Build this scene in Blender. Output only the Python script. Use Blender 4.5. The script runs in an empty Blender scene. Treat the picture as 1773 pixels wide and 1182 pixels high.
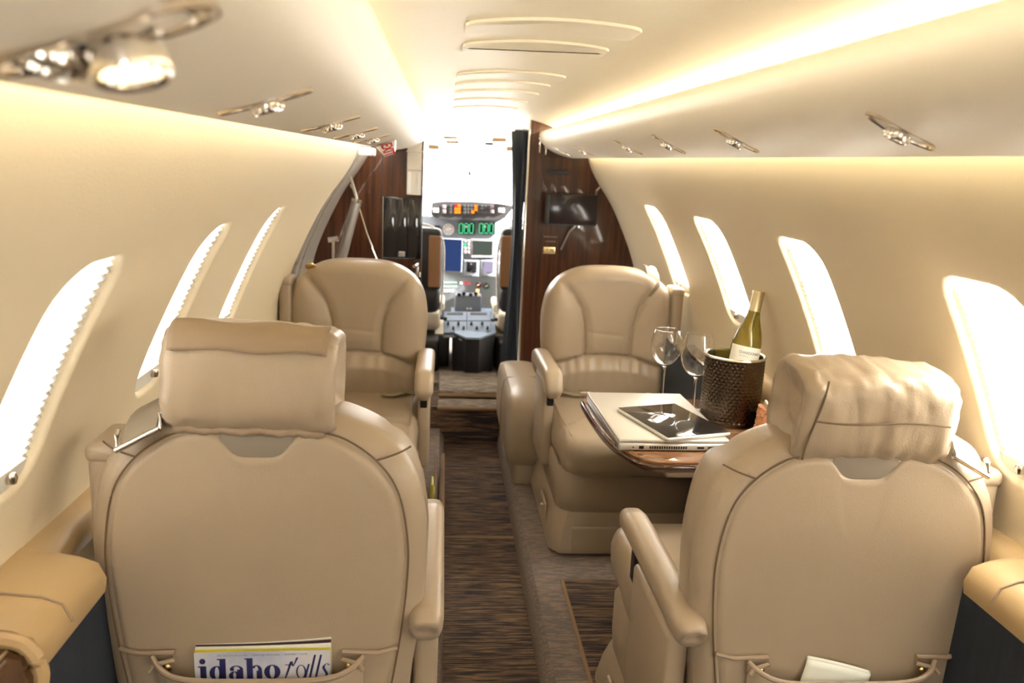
import bpy, bmesh, math, random
import numpy as np
from mathutils import Vector, Matrix, noise
random.seed(7)
SC = bpy.context.scene
COL = SC.collection
PI = math.pi

# ------------------------------------------------------------------ camera, world, light, exposure
FPX, IW, IH = 1431.0, 1773, 1182
CAM = np.array([-.17, 0.0, 1.25]); VPX, VPY, ROLL = 772, 275, math.radians(1.6)
_f = np.array([(VPX-IW/2)/FPX, (VPY-IH/2)/FPX, 1.0]); _f /= np.linalg.norm(_f)
_u = np.array([math.sin(ROLL), -math.cos(ROLL), 0.0]); _u = _u-_f*(_u@_f); _u /= np.linalg.norm(_u)
_r = np.cross(_f, _u)
M3 = np.stack([_r, _f, _u], 1)                       # camera axes (right, down, forward) = M3 @ world
cd = bpy.data.cameras.new('camera'); cam = bpy.data.objects.new('camera', cd); COL.objects.link(cam)
cd.sensor_width = 36; cd.lens = 36*FPX/IW; cd.clip_start = .02
rt, dn, fw = M3[0], M3[1], M3[2]
cam.matrix_world = Matrix(((rt[0], -dn[0], -fw[0], CAM[0]), (rt[1], -dn[1], -fw[1], CAM[1]), (rt[2], -dn[2], -fw[2], CAM[2]), (0, 0, 0, 1)))
cd.dof.use_dof = True; cd.dof.focus_distance = 1.55; cd.dof.aperture_fstop = 5.6
SC.camera = cam

def ray(x, y): return M3.T@np.array([(x-IW/2)/FPX, (y-IH/2)/FPX, 1.0])
def atX(x, y, X): d = ray(x, y); return CAM+d*((X-CAM[0])/d[0])
def atY(x, y, Y): d = ray(x, y); return CAM+d*((Y-CAM[1])/d[1])
def atZ(x, y, Z): d = ray(x, y); return CAM+d*((Z-CAM[2])/d[2])

w = bpy.data.worlds.new('world'); SC.world = w; w.use_nodes = True
WS = 6.0
bg = w.node_tree.nodes['Background']; bg.inputs[0].default_value = (1.0, .97, .92, 1); bg.inputs[1].default_value = WS
sl = bpy.data.lights.new('sun', 'SUN'); sl.energy = 36.0; sl.angle = math.radians(1.0); sl.color = (1, .95, .86)
sun = bpy.data.objects.new('sun', sl); COL.objects.link(sun)
sun.rotation_euler = Vector((-.86, .12, -.5)).to_track_quat('-Z', 'Y').to_euler()
SC.view_settings.view_transform = 'Standard'; SC.view_settings.look = 'None'
SC.view_settings.exposure = 1.32; SC.view_settings.gamma = 1.0; SC.view_settings.use_curve_mapping = False
COVE, WASH, LAMP = 40.0, 7.0, 2.2

# ------------------------------------------------------------------ materials
def mat(name, col, rough=.5, metal=0, spec=.5, coat=0, emit=None, es=0, bump=0, bscale=200, trans=0, ior=1.45, var=0, vscale=4, vstretch=(1, 1, 1)):
    m = bpy.data.materials.new(name); m.use_nodes = True
    nt = m.node_tree; b = nt.nodes['Principled BSDF']
    b.inputs['Base Color'].default_value = (*col, 1); b.inputs['Roughness'].default_value = rough
    b.inputs['Metallic'].default_value = metal; b.inputs['Specular IOR Level'].default_value = spec
    b.inputs['Coat Weight'].default_value = coat; b.inputs['Coat Roughness'].default_value = .05
    b.inputs['Transmission Weight'].default_value = trans; b.inputs['IOR'].default_value = ior
    if emit: b.inputs['Emission Color'].default_value = (*emit, 1); b.inputs['Emission Strength'].default_value = es
    if bump or var: tc = nt.nodes.new('ShaderNodeTexCoord')
    if bump:
        n = nt.nodes.new('ShaderNodeTexNoise'); n.inputs['Scale'].default_value = bscale; n.inputs['Detail'].default_value = 4
        bp = nt.nodes.new('ShaderNodeBump'); bp.inputs['Strength'].default_value = bump; bp.inputs['Distance'].default_value = .002
        nt.links.new(tc.outputs['Object'], n.inputs['Vector']); nt.links.new(n.outputs['Fac'], bp.inputs['Height'])
        nt.links.new(bp.outputs['Normal'], b.inputs['Normal'])
    if var:
        mp = nt.nodes.new('ShaderNodeMapping'); mp.inputs['Scale'].default_value = vstretch
        n2 = nt.nodes.new('ShaderNodeTexNoise'); n2.inputs['Scale'].default_value = vscale; n2.inputs['Detail'].default_value = 5
        mx = nt.nodes.new('ShaderNodeMix'); mx.data_type = 'RGBA'
        mx.inputs['A'].default_value = (*[c*(1-var) for c in col], 1); mx.inputs['B'].default_value = (*[min(1, c*(1+var)) for c in col], 1)
        nt.links.new(tc.outputs['Object'], mp.inputs['Vector']); nt.links.new(mp.outputs['Vector'], n2.inputs['Vector'])
        nt.links.new(n2.outputs['Fac'], mx.inputs['Factor']); nt.links.new(mx.outputs['Result'], b.inputs['Base Color'])
    return m

def ramp_mat(name, stops, scale, stretch, rough, coat=0, bump=0, detail=8, dist=0.0, spec=.5):
    m = bpy.data.materials.new(name); m.use_nodes = True
    nt = m.node_tree; b = nt.nodes['Principled BSDF']; L = nt.links.new
    tc = nt.nodes.new('ShaderNodeTexCoord'); mp = nt.nodes.new('ShaderNodeMapping'); mp.inputs['Scale'].default_value = stretch
    n = nt.nodes.new('ShaderNodeTexNoise'); n.inputs['Scale'].default_value = scale; n.inputs['Detail'].default_value = detail
    n.inputs['Roughness'].default_value = .62; n.inputs['Distortion'].default_value = dist
    cr = nt.nodes.new('ShaderNodeValToRGB'); el = cr.color_ramp.elements
    while len(el) < len(stops): el.new(.5)
    for e, (p, c) in zip(el, stops): e.position = p; e.color = (*c, 1)
    L(tc.outputs['Object'], mp.inputs['Vector']); L(mp.outputs['Vector'], n.inputs['Vector']); L(n.outputs['Fac'], cr.inputs['Fac'])
    L(cr.outputs['Color'], b.inputs['Base Color'])
    b.inputs['Roughness'].default_value = rough; b.inputs['Coat Weight'].default_value = coat; b.inputs['Coat Roughness'].default_value = .03
    b.inputs['Specular IOR Level'].default_value = spec
    if bump:
        bp = nt.nodes.new('ShaderNodeBump'); bp.inputs['Strength'].default_value = bump; bp.inputs['Distance'].default_value = .004
        L(n.outputs['Fac'], bp.inputs['Height']); L(bp.outputs['Normal'], b.inputs['Normal'])
    return m

def shade_mat():
    m = bpy.data.materials.new('shade_fabric'); m.use_nodes = True; nt = m.node_tree; nt.nodes.clear(); L = nt.links.new
    o = nt.nodes.new('ShaderNodeOutputMaterial'); t = nt.nodes.new('ShaderNodeBsdfTranslucent'); d = nt.nodes.new('ShaderNodeBsdfDiffuse')
    t.inputs[0].default_value = (.95, .95, .93, 1); d.inputs[0].default_value = (.85, .85, .83, 1)
    mx = nt.nodes.new('ShaderNodeMixShader'); mx.inputs[0].default_value = .35
    L(t.outputs[0], mx.inputs[1]); L(d.outputs[0], mx.inputs[2]); L(mx.outputs[0], o.inputs[0])
    return m

def pane_mat(name, tint=(1, 1, 1), gloss=.05):
    m = bpy.data.materials.new(name); m.use_nodes = True; nt = m.node_tree; nt.nodes.clear(); L = nt.links.new
    o = nt.nodes.new('ShaderNodeOutputMaterial'); t = nt.nodes.new('ShaderNodeBsdfTransparent'); g = nt.nodes.new('ShaderNodeBsdfGlossy')
    t.inputs[0].default_value = (*tint, 1); g.inputs['Roughness'].default_value = .02
    f = nt.nodes.new('ShaderNodeFresnel'); f.inputs[0].default_value = 1.45
    mx = nt.nodes.new('ShaderNodeMixShader'); L(f.outputs[0], mx.inputs[0]); L(t.outputs[0], mx.inputs[1]); L(g.outputs[0], mx.inputs[2]); L(mx.outputs[0], o.inputs[0])
    return m

def emit_mat(name, col, s):
    m = bpy.data.materials.new(name); m.use_nodes = True; nt = m.node_tree; nt.nodes.clear()
    o = nt.nodes.new('ShaderNodeOutputMaterial'); e = nt.nodes.new('ShaderNodeEmission'); e.inputs[0].default_value = (*col, 1); e.inputs[1].default_value = s
    nt.links.new(e.outputs[0], o.inputs[0]); return m

def carpet_mat(name, dark, mid, light, sx, sy, bright=1):
    m = ramp_mat(name, [(.30, dark), (.46, dark), (.52, mid), (.60, light), (.70, mid)], 1.0, (sx, sy, 150), .95, bump=.6, detail=3, spec=.1)
    return m

LEA = mat('tan_leather', (.413, .327, .234), .31, bump=.22, bscale=420, var=.05, vscale=6)
LEA2 = mat('tan_leather_piping', (.36, .27, .185), .4)
LEAD = mat('leather_seam_shadow', (.16, .105, .06), .6)
LEAF = mat('suede_flap', (.31, .225, .145), .6, bump=.3, bscale=500, var=.08, vscale=9)
GREYL = mat('grey_lining', (.27, .23, .185), .6)
WALL = mat('wall_cream', (.80, .69, .505), .5, bump=.25, bscale=300, spec=.35)
VAL = mat('valance_cream', (.78, .71, .60), .42, bump=.25, bscale=260, spec=.4)
CEIL = mat('ceiling_cream', (.82, .745, .60), .45, bump=.2, bscale=260, vstretch=(1, 40, 1), var=.04, vscale=8)
PANELM = mat('ceiling_panel_cream', (.81, .74, .61), .45)
LEDGE = mat('ledge_leather', (.52, .365, .185), .36, bump=.2, bscale=420)
BLUE = mat('blue_side_fabric', (.030, .040, .060), .85, bump=.6, bscale=700, var=.3, vscale=60, vstretch=(1, 1, .15))
CARP = carpet_mat('aisle_carpet', (.048, .042, .046), (.13, .092, .074), (.30, .19, .115), 8, 190)
CARPS = carpet_mat('side_carpet', (.19, .16, .15), (.25, .20, .17), (.33, .25, .19), 30, 170)
CARPL = carpet_mat('step_carpet', (.16, .13, .105), (.25, .205, .16), (.33, .28, .22), 15, 90)
BIND = mat('carpet_binding', (.26, .165, .09), .8, bump=.4, bscale=400)
WOOD = ramp_mat('mahogany_gloss', [(.25, (.011, .003, .001)), (.45, (.044, .012, .0035)), (.6, (.088, .027, .008)), (.78, (.028, .008, .003))], 3.0, (26, 26, 1.0), .3, coat=.45, detail=10)
TWOOD = ramp_mat('table_walnut', [(.3, (.11, .045, .016)), (.5, (.22, .10, .04)), (.7, (.30, .145, .06))], 3.0, (2, 16, 16), .22, coat=1.0, detail=8)
WOODB = ramp_mat('dark_edge_wood', [(.3, (.03, .010, .004)), (.6, (.075, .028, .011))], 3.0, (2, 16, 16), .2, coat=1.0)
CHROME = mat('chrome', (.75, .72, .68), .12, 1)
NICKEL = mat('warm_nickel', (.62, .55, .46), .2, 1)
BRASS = mat('brass', (.75, .58, .28), .25, 1)
STEEL = mat('brushed_grey_metal', (.42, .40, .38), .4, 1)
BLACK = mat('black_plastic', (.012, .012, .014), .4)
BLACKG = mat('black_gloss', (.010, .010, .013), .06, coat=.6)
SCREEN = mat('dark_screen', (.020, .014, .020), .12)
DOORG = mat('door_grey', (.40, .36, .31), .45)
WHITE = mat('white_plastic', (.85, .84, .80), .4)
PAPER = mat('white_paper', (.82, .84, .76), .7)
PALE = mat('cockpit_cream', (.82, .78, .70), .6)
PANG = mat('instrument_grey', (.20, .22, .26), .5)
PANB = mat('pedestal_blue_grey', (.20, .26, .36), .5)
PEDG = mat('dark_grey_panel', (.045, .045, .05), .5)
NAVY = mat('navy_curtain', (.010, .016, .028), .55, bump=.3, bscale=200)
BRN = mat('brown_leather', (.25, .125, .055), .5, bump=.2, bscale=300)
SHEEP = mat('sheepskin_cream', (.72, .65, .52), .9, bump=.8, bscale=150)
SILV = mat('laptop_silver', (.66, .63, .58), .38, .35)
TABW = mat('tablet_rim', (.80, .79, .76), .3, .3)
GLASS = mat('clear_glass', (1, 1, 1), .0, trans=1, ior=1.45)
BOTG = mat('olive_glass', (.44, .36, .05), .02, trans=.75, ior=1.5)
FOIL = mat('gold_foil', (.66, .56, .36), .32, .7)
LABEL = mat('cream_label', (.86, .83, .74), .6)
INK = mat('dark_ink', (.12, .11, .10), .6)
NAVYINK = mat('navy_ink', (.020, .022, .11), .5)
BUCK = mat('hammered_bronze', (.13, .10, .075), .12, 1)
BUCKI = mat('bucket_lining', (.55, .50, .28), .22, .9)
BUCKR = mat('bucket_rim', (.72, .66, .52), .2, .9)
RED = mat('sign_red', (.60, .03, .02), .5)
SHADE = shade_mat()
PANE = pane_mat('window_acrylic')
GLOWC = emit_mat('cove_glow', (1, .85, .58), COVE)
GLOWW = emit_mat('wash_glow', (1, .84, .52), WASH)
GLOWL = emit_mat('lamp_glow', (1, .72, .38), LAMP)
AMB = emit_mat('amber_lamp', (1, .20, .015), 1.1)
REDL = emit_mat('red_lamp', (1, .04, .05), .6)
GRN = emit_mat('green_symbol', (.08, .75, .32), .7)
BLU = emit_mat('blue_display', (.03, .055, .16), .5)
GRYD = emit_mat('grey_display', (.10, .12, .10), .45)
LILD = emit_mat('lilac_display', (.42, .36, .52), .5)
WARM = emit_mat('warm_lamp', (1, .62, .28), .8)

# ------------------------------------------------------------------ helpers
def new_obj(name, bm, m, parent=None, smooth=True, loc=None, angle=None):
    bmesh.ops.remove_doubles(bm, verts=bm.verts, dist=1e-6)
    bmesh.ops.recalc_face_normals(bm, faces=bm.faces)
    me = bpy.data.meshes.new(name); bm.to_mesh(me); bm.free()
    if isinstance(m, (list, tuple)):
        for k in m: me.materials.append(k)
    else: me.materials.append(m)
    o = bpy.data.objects.new(name, me); COL.objects.link(o)
    if smooth:
        me.polygons.foreach_set('use_smooth', [True]*len(me.polygons))
        if angle: me.set_sharp_from_angle(angle=math.radians(angle))
    if parent: o.parent = parent
    if loc is not None: o.location = loc
    return o

def obj(name, parts, m, parent=None, smooth=True, angle=40):
    """parts: list of bmesh joined into one mesh"""
    if not isinstance(parts, (list, tuple)): parts = [parts]
    bm = parts[0]
    for p in parts[1:]:
        tmp = bpy.data.meshes.new('t'); p.to_mesh(tmp); p.free(); bm.from_mesh(tmp); bpy.data.meshes.remove(tmp)
    return new_obj(name, bm, m, parent, smooth, None, angle)

def thing(name, label, cat, loc=(0, 0, 0), rz=0, group=None):
    o = bpy.data.objects.new(name, None); COL.objects.link(o); o.empty_display_size = .05
    o.location = loc; o.rotation_euler = (0, 0, rz); o['label'] = label; o['category'] = cat
    if group: o['group'] = group
    return o
def tag(o, label, cat, group=None):
    o['label'] = label; o['category'] = cat
    if group: o['group'] = group
    return o
def struct(o): o['kind'] = 'structure'; return o

def rbox(c, s, r=.01, seg=3):
    bm = bmesh.new(); bmesh.ops.create_cube(bm, size=1)
    for v in bm.verts: v.co = Vector((v.co.x*s[0], v.co.y*s[1], v.co.z*s[2]))
    if r > 0: bmesh.ops.bevel(bm, geom=bm.edges[:], offset=min(r, min(s)*.49), segments=seg, profile=.5, affect='EDGES')
    bmesh.ops.translate(bm, verts=bm.verts, vec=c); return bm

def xf(bm, rot=None, loc=None, about=(0, 0, 0)):
    if rot is not None: bmesh.ops.rotate(bm, verts=bm.verts, cent=about, matrix=rot)
    if loc is not None: bmesh.ops.translate(bm, verts=bm.verts, vec=loc)
    return bm

def loft(rings, closed=True, cap=True):
    bm = bmesh.new(); R = [[bm.verts.new(p) for p in r] for r in rings]; n = len(rings[0])
    for a, b in zip(R[:-1], R[1:]):
        for i in range(n if closed else n-1):
            j = (i+1) % n
            try: bm.faces.new((a[i], a[j], b[j], b[i]))
            except ValueError: pass
    if cap and closed:
        for r in (R[0], R[-1]):
            try: bm.faces.new(r)
            except ValueError: pass
    return bm

def tube(pts, r, n=8, cap=True, flat=None):
    pts = [Vector(p) for p in pts]; rings = []
    up = Vector((0, 0, 1)); k = len(pts)
    for i, p in enumerate(pts):
        t = (pts[min(i+1, k-1)]-pts[max(i-1, 0)]).normalized()
        ref = up if abs(t.z) < .95 else Vector((0, 1, 0))
        a = t.cross(ref).normalized(); b = a.cross(t).normalized()
        rr = r[i] if isinstance(r, (list, tuple)) else r
        fa, fb = flat if flat else (1, 1)
        rings.append([p+a*math.cos(2*PI*j/n)*rr*fa+b*math.sin(2*PI*j/n)*rr*fb for j in range(n)])
    return loft(rings, True, cap)

def lathe(prof, n=32, c=(0, 0, 0), cap=False):
    rings = [[(c[0]+r*math.cos(2*PI*j/n), c[1]+r*math.sin(2*PI*j/n), c[2]+z) for j in range(n)] for r, z in prof]
    return loft(rings, True, cap)

def spline(pts, n, closed=False):
    """Catmull-Rom resample by arc length"""
    P = [np.array(p, float) for p in pts]; out = []
    k = len(P); rng = k if closed else k-1
    for i in range(rng):
        p0 = P[(i-1) % k] if (closed or i > 0) else 2*P[0]-P[1]
        p1 = P[i]; p2 = P[(i+1) % k]
        p3 = P[(i+2) % k] if (closed or i+2 < k) else 2*P[-1]-P[-2]
        for t in np.linspace(0, 1, 16, endpoint=False):
            out.append(.5*((2*p1)+(-p0+p2)*t+(2*p0-5*p1+4*p2-p3)*t*t+(-p0+3*p1-3*p2+p3)*t**3))
    out.append(P[0] if closed else P[-1]); out = np.array(out)
    s = np.r_[0, np.cumsum(np.linalg.norm(np.diff(out, axis=0), axis=1))]
    q = np.linspace(0, s[-1], n+1 if closed else n)
    if closed: q = q[:-1]
    return np.stack([np.interp(q, s, out[:, d]) for d in range(out.shape[1])], 1)

def rrect(hx, hy, r, n):
    """n points on a rounded rectangle, evenly by length"""
    c = []
    for sx, sy, a0 in ((1, 1, 0), (-1, 1, 90), (-1, -1, 180), (1, -1, 270)):
        for k in range(9):
            a = math.radians(a0+90*k/8); c.append((sx*(hx-r)+r*math.cos(a), sy*(hy-r)+r*math.sin(a)))
    c = np.array(c+[c[0]]); s = np.r_[0, np.cumsum(np.linalg.norm(np.diff(c, axis=0), axis=1))]
    q = np.linspace(0, s[-1], n, endpoint=False)
    return np.stack([np.interp(q, s, c[:, 0]), np.interp(q, s, c[:, 1])], 1)

def sym(half):
    """half outline from bottom to top on +x; mirrored into a closed loop"""
    h = [tuple(p) for p in half]; m = [(-x, z) for x, z in reversed(h) if x > 1e-6]
    return h+m

def pad(outline, hfun, centre, rings=26, ext=None, edge=.035, n_edge=12):
    """polar height-field over an outline in (x,z); hfun(x,z,d)->y, d = distance in from the outline. ext: list of y for a skirt going back"""
    O = np.array(outline); c = np.array(centre, float); R = []
    L = np.linalg.norm(c-O, axis=1)
    ts = list(np.linspace(0, 1, n_edge, endpoint=False)**1.5)
    fr = []
    for t in ts: fr.append(('d', t*edge))
    for t in np.linspace(0, 1, rings)[:-1]: fr.append(('t', t))
    bm = bmesh.new(); vr = []
    if ext is not None:
        for (y, ins) in ext:
            row = []
            for p, l in zip(O, L):
                q = p+(c-p)/l*ins; row.append(bm.verts.new((q[0], y, q[1])))
            vr.append(row)
    for kind, v in fr:
        row = []
        for p, l in zip(O, L):
            d = v if kind == 'd' else edge+(l-edge)*v
            q = p+(c-p)/l*d
            row.append(bm.verts.new((q[0], hfun(q[0], q[1], d), q[1])))
        vr.append(row)
    n = len(O)
    for a, b in zip(vr[:-1], vr[1:]):
        for i in range(n):
            j = (i+1) % n; bm.faces.new((a[i], a[j], b[j], b[i]))
    cv = bm.verts.new((c[0], hfun(c[0], c[1], 9), c[1]))
    for i in range(n): bm.faces.new((vr[-1][i], vr[-1][(i+1) % n], cv))
    return bm

def text(name, body, size, m, parent=None, mw=None, extrude=.0004, shear=0, offset=0, sx=1, align='CENTER'):
    cu = bpy.data.curves.new(name, 'FONT'); cu.body = body; cu.size = size; cu.extrude = extrude; cu.shear = shear; cu.offset = offset
    cu.align_x = align; cu.align_y = 'CENTER'; cu.resolution_u = 3
    tmp = bpy.data.objects.new('t', cu); me = bpy.data.meshes.new_from_object(tmp); bpy.data.objects.remove(tmp); bpy.data.curves.remove(cu)
    me.materials.clear(); me.materials.append(m); o = bpy.data.objects.new(name, me); COL.objects.link(o)
    if parent: o.parent = parent
    if mw is not None: o.matrix_local = mw@Matrix.Diagonal((sx, 1, 1, 1))
    return o

def frame_mat(o, x, y, z):
    return Matrix(((x[0], y[0], z[0], o[0]), (x[1], y[1], z[1], o[1]), (x[2], y[2], z[2], o[2]), (0, 0, 0, 1)))

WOOD.node_tree.nodes['Principled BSDF'].inputs['Specular IOR Level'].default_value = .25
# ------------------------------------------------------------------ cabin shell
PROF = [(.355, 1.398), (.41, 1.385), (.447, 1.345), (.459, 1.30), (.474, 1.25), (.513, 1.18), (.59, 1.068), (.667, .912), (.711, .794), (.726, .71), (.73, .6), (.71, .4), (.66, .15), (.60, .0)]
PS = spline(PROF, 400)
PL = np.r_[0, np.cumsum(np.linalg.norm(np.diff(PS, axis=0), axis=1))]
def prof(v):
    return np.interp(v, PL, PS[:, 0]), np.interp(v, PL, PS[:, 1])
def profn(v):
    a = np.array(prof(v-.004)); b = np.array(prof(v+.004)); t = b-a; t /= np.linalg.norm(t)
    return -t[1], t[0]                                # outward
def v_of_z(z): return float(np.interp(-z, -PS[:, 1], PL))
def wpt(s, y, v, out=0):
    x, z = prof(v); nx, nz = profn(v); return (s*(x+nx*out), y, z+nz*out)
Y0, YB = -1.7, 3.75
VTOP, VMID, VBOT = v_of_z(1.115), v_of_z(.965), v_of_z(.812)
VA, VZ = VTOP-.06, VBOT+.06                           # the band that holds the windows
HV, HC = (VBOT-VTOP)/2, (VBOT+VTOP)/2
VEND = v_of_z(.12)
NS = 16                                               # samples per cell side

def wall_side(s, wins, yend, name):
    bm = bmesh.new()
    def quadgrid(ys, vs):
        V = [[bm.verts.new(wpt(s, y, v)) for v in vs] for y in ys]
        for i in range(len(ys)-1):
            for j in range(len(vs)-1): bm.faces.new((V[i][j], V[i+1][j], V[i+1][j+1], V[i][j+1]))
    vs_mid = list(np.linspace(VA, VZ, NS+1))
    vs_top = list(np.linspace(0, VA, 9)); vs_bot = list(np.linspace(VZ, VEND, 7))
    cells = []
    for (a, b) in sorted(wins): cells.append((a-.05, b+.05, a, b))
    y = Y0
    for (ca, cb, a, b) in cells+[(yend, yend, 0, 0)]:
        if ca > y+1e-4:
            ys = list(np.linspace(y, ca, 6))
            quadgrid(ys, vs_top); quadgrid(ys, vs_mid); quadgrid(ys, vs_bot)
        if cb > ca:
            ys = list(np.linspace(ca, cb, NS+1))
            quadgrid(ys, vs_top); quadgrid(ys, vs_bot)
            # outer ring of the cell
            outer = [(ys[i], VA) for i in range(NS)]+[(cb, vs_mid[i]) for i in range(NS)]+[(ys[NS-i], VZ) for i in range(NS)]+[(ca, vs_mid[NS-i]) for i in range(NS)]
            n = len(outer); cy, hy = (a+b)/2, (b-a)/2
            ang = [math.atan2((v-HC)/(VZ-VA), (yy-cy)/(cb-ca)) for yy, v in outer]
            def hole(grow, dr=.0):
                hx, hh, r = hy+grow, HV+grow, .055+grow
                pts = []
                for (yy, v) in outer:
                    # scale the outer rectangle point onto the rounded rect by ray from the centre
                    px, pv = (yy-cy)/((cb-ca)/2), (v-HC)/((VZ-VA)/2)
                    qx, qv = px*hx, pv*hh
                    ex, ev = abs(qx)-(hx-r), abs(qv)-(hh-r)
                    if ex > 0 and ev > 0:
                        l = math.hypot(ex, ev); k = r/l if l > 0 else 1
                        qx = math.copysign(hx-r+ex*k, qx); qv = math.copysign(hh-r+ev*k, qv)
                    pts.append((cy+qx, HC+qv))
                return pts
            rings = [(outer, 0)]
            for grow, out in ((.010, 0), (.007, .0005), (.004, .002), (.001, .005), (-.001, .009), (-.003, .014), (-.004, .022), (-.005, .05)):
                rings.append((hole(grow), out))
            VR = [[bm.verts.new(wpt(s, yy, v, out)) for yy, v in pts] for pts, out in rings]
            for A, B in zip(VR[:-1], VR[1:]):
                for i in range(n):
                    j = (i+1) % n; bm.faces.new((A[i], A[j], B[j], B[i]))
        y = cb
    return struct(obj(name, bm, WALL, angle=60))

WR = [(-.85, -.67), (-.23, -.05), (.385, .57), (.985, 1.17), (1.588, 1.79), (2.195, 2.43), (2.825, 3.045)]
WL = [(-.75, -.57), (-.19, -.02), (.37, .54), (.905, 1.08), (1.435, 1.60), (1.95, 2.13)]
YDOOR = 2.9
wall_r = wall_side(1, WR, YB, 'wall_right')
wall_l = wall_side(-1, WL, YDOOR, 'wall_left')

def window(s, a, b, n, clear=False):
    """a window: acrylic pane outside, pleated shade inside, bottom rail with its knob"""
    cy, hy = (a+b)/2, (b-a)/2-.004
    root = bpy.data.objects.new('window_%d' % n, None); COL.objects.link(root); root['kind'] = 'structure'; root.empty_display_size = .03
    bm = bmesh.new(); vs = np.linspace(VTOP-.01, VBOT+.01, 9)
    V = [[bm.verts.new(wpt(s, y, v, .056)) for v in vs] for y in (a, b)]
    for j in range(8): bm.faces.new((V[0][j], V[1][j], V[1][j+1], V[0][j+1]))
    obj('pane', bm, PANE, root)
    if not clear:
        bm = bmesh.new(); NP = 27; vs = np.linspace(VTOP, VBOT-.03, NP*2+1)
        V = [[bm.verts.new(wpt(s, y, v, .010+(.007 if j % 2 else 0))) for j, v in enumerate(vs)] for y in (cy-hy, cy+hy-.003)]
        for j in range(len(vs)-1): bm.faces.new((V[0][j], V[1][j], V[1][j+1], V[0][j+1]))
        for e in (-1, 1):
            vt = np.linspace(VTOP, VBOT, 10); q = [[wpt(s, y, v, o) for y, o in ((cy+e*(hy-.016), .0190), (cy+e*(hy+.02), .0190), (cy+e*(hy+.02), .0215), (cy+e*(hy-.016), .0215))] for v in vt]
            obj('gap_blocker', loft(q), STEEL, root, False)  # opaque strip added to stop sun leaks and darken the gap like shadow
        obj('pleated_shade', bm, SHADE, root, smooth=False)
        v0 = VBOT-.022
        q = [wpt(s, y, v, o) for y in (cy-hy+.01, cy+hy-.012) for v, o in ((v0-.01, .008), (v0+.024, .008), (v0+.024, .019), (v0-.01, .019))]
        obj('shade_rail', loft([q[:4], q[4:]]), WHITE, root, smooth=False)
        k = wpt(s, cy+hy*.35, v0, .004); kb = lathe([(0, -.008), (.006, -.007), (.008, 0), (.006, .007), (0, .008)], 12)
        obj('shade_knob', xf(kb, loc=k), NICKEL, root)
    return root
n = 1
for a, b in WR: window(1, a, b, n); n += 1
for a, b in WL: window(-1, a, b, n); n += 1

# lower side: leather ledge and blue fabric below it
def ledge(s, name, lab):
    sec = [(.745, .716), (.70, .712), (.645, .706), (.622, .697), (.612, .675), (.615, .655), (.635, .648), (.745, .648)]
    def shift(x, y):
        k = min(1, max(0, (y-1.065)/.02)); return x+k*max(0, (.745-x))/.133*.083
    r = [[(s*shift(x, y), y, z) for x, z in sec] for y in list(np.linspace(.885 if s < 0 else Y0, 1.03, 10))+[1.06, 1.065, 1.073, 1.08]+list(np.linspace(1.18, 2.42 if s > 0 else 2.7, 8))]
    return tag(obj(name, loft(r), LEDGE, angle=50), lab, 'ledge')
l1 = ledge(-1, 'side_ledge', 'tan leather ledge under the left row of windows')
l2 = ledge(1, 'side_ledge', 'tan leather ledge under the right row of windows')
for o, s, ys in ((l1, -1, (.957,)), (l2, 1, (1.0,))):
    for y in ys:
        obj('seam', tube([(s*x, y, z) for x, z in ((.725, .716), (.70, .7135), (.645, .7075), (.6215, .698), (.6105, .675))], .0016, 6), LEA2, o)
def lower(s, name):
    r = [[(s*x, y, z) for x, z in ((.635, .66), (.628, .45), (.60, .06))] for y in np.linspace(Y0, 3.4 if s > 0 else 2.7, 6)]
    return struct(obj(name, loft(r, False), BLUE))
lower(-1, 'trim_1'); lower(1, 'trim_2')

# wood cup-holder block at the lower left
t = thing('cupholder_cabinet', 'dark glossy wooden cupholder cabinet at the rear end of the left ledge', 'cabinet', (-.675, .60, .60))
csec = [(-.065, -.12), (-.065, .098), (.030, .094), (.050, .085), (.058, .06), (.055, .0), (.045, -.06), (.02, -.12)]
obj('body', loft([[(x, y, z) for x, z in csec] for y in (-.40, .262, .268)]), WOODB, t, angle=50)
obj('trim_strip', tube([(.035, -.38, .0945), (.035, .262, .0945)], .0022, 6), NICKEL, t)
obj('cup_ring', xf(lathe([(.030, 0), (.036, .003), (.038, 0), (.034, -.003)], 24), loc=(-.02, .03, .098)), NICKEL, t)
obj('drawer_front', rbox((.057, .12, -.03), (.008, .22, .10), .003), WOODB, t)
cs2 = [(-.07, .104), (.026, .1005), (.052, .090), (.0635, .062), (.061, .04)]
obj('leather_collar', tube([(x, .275, z) for x, z in spline(cs2, 24)], .009, 8), LEDGE, t)

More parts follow.
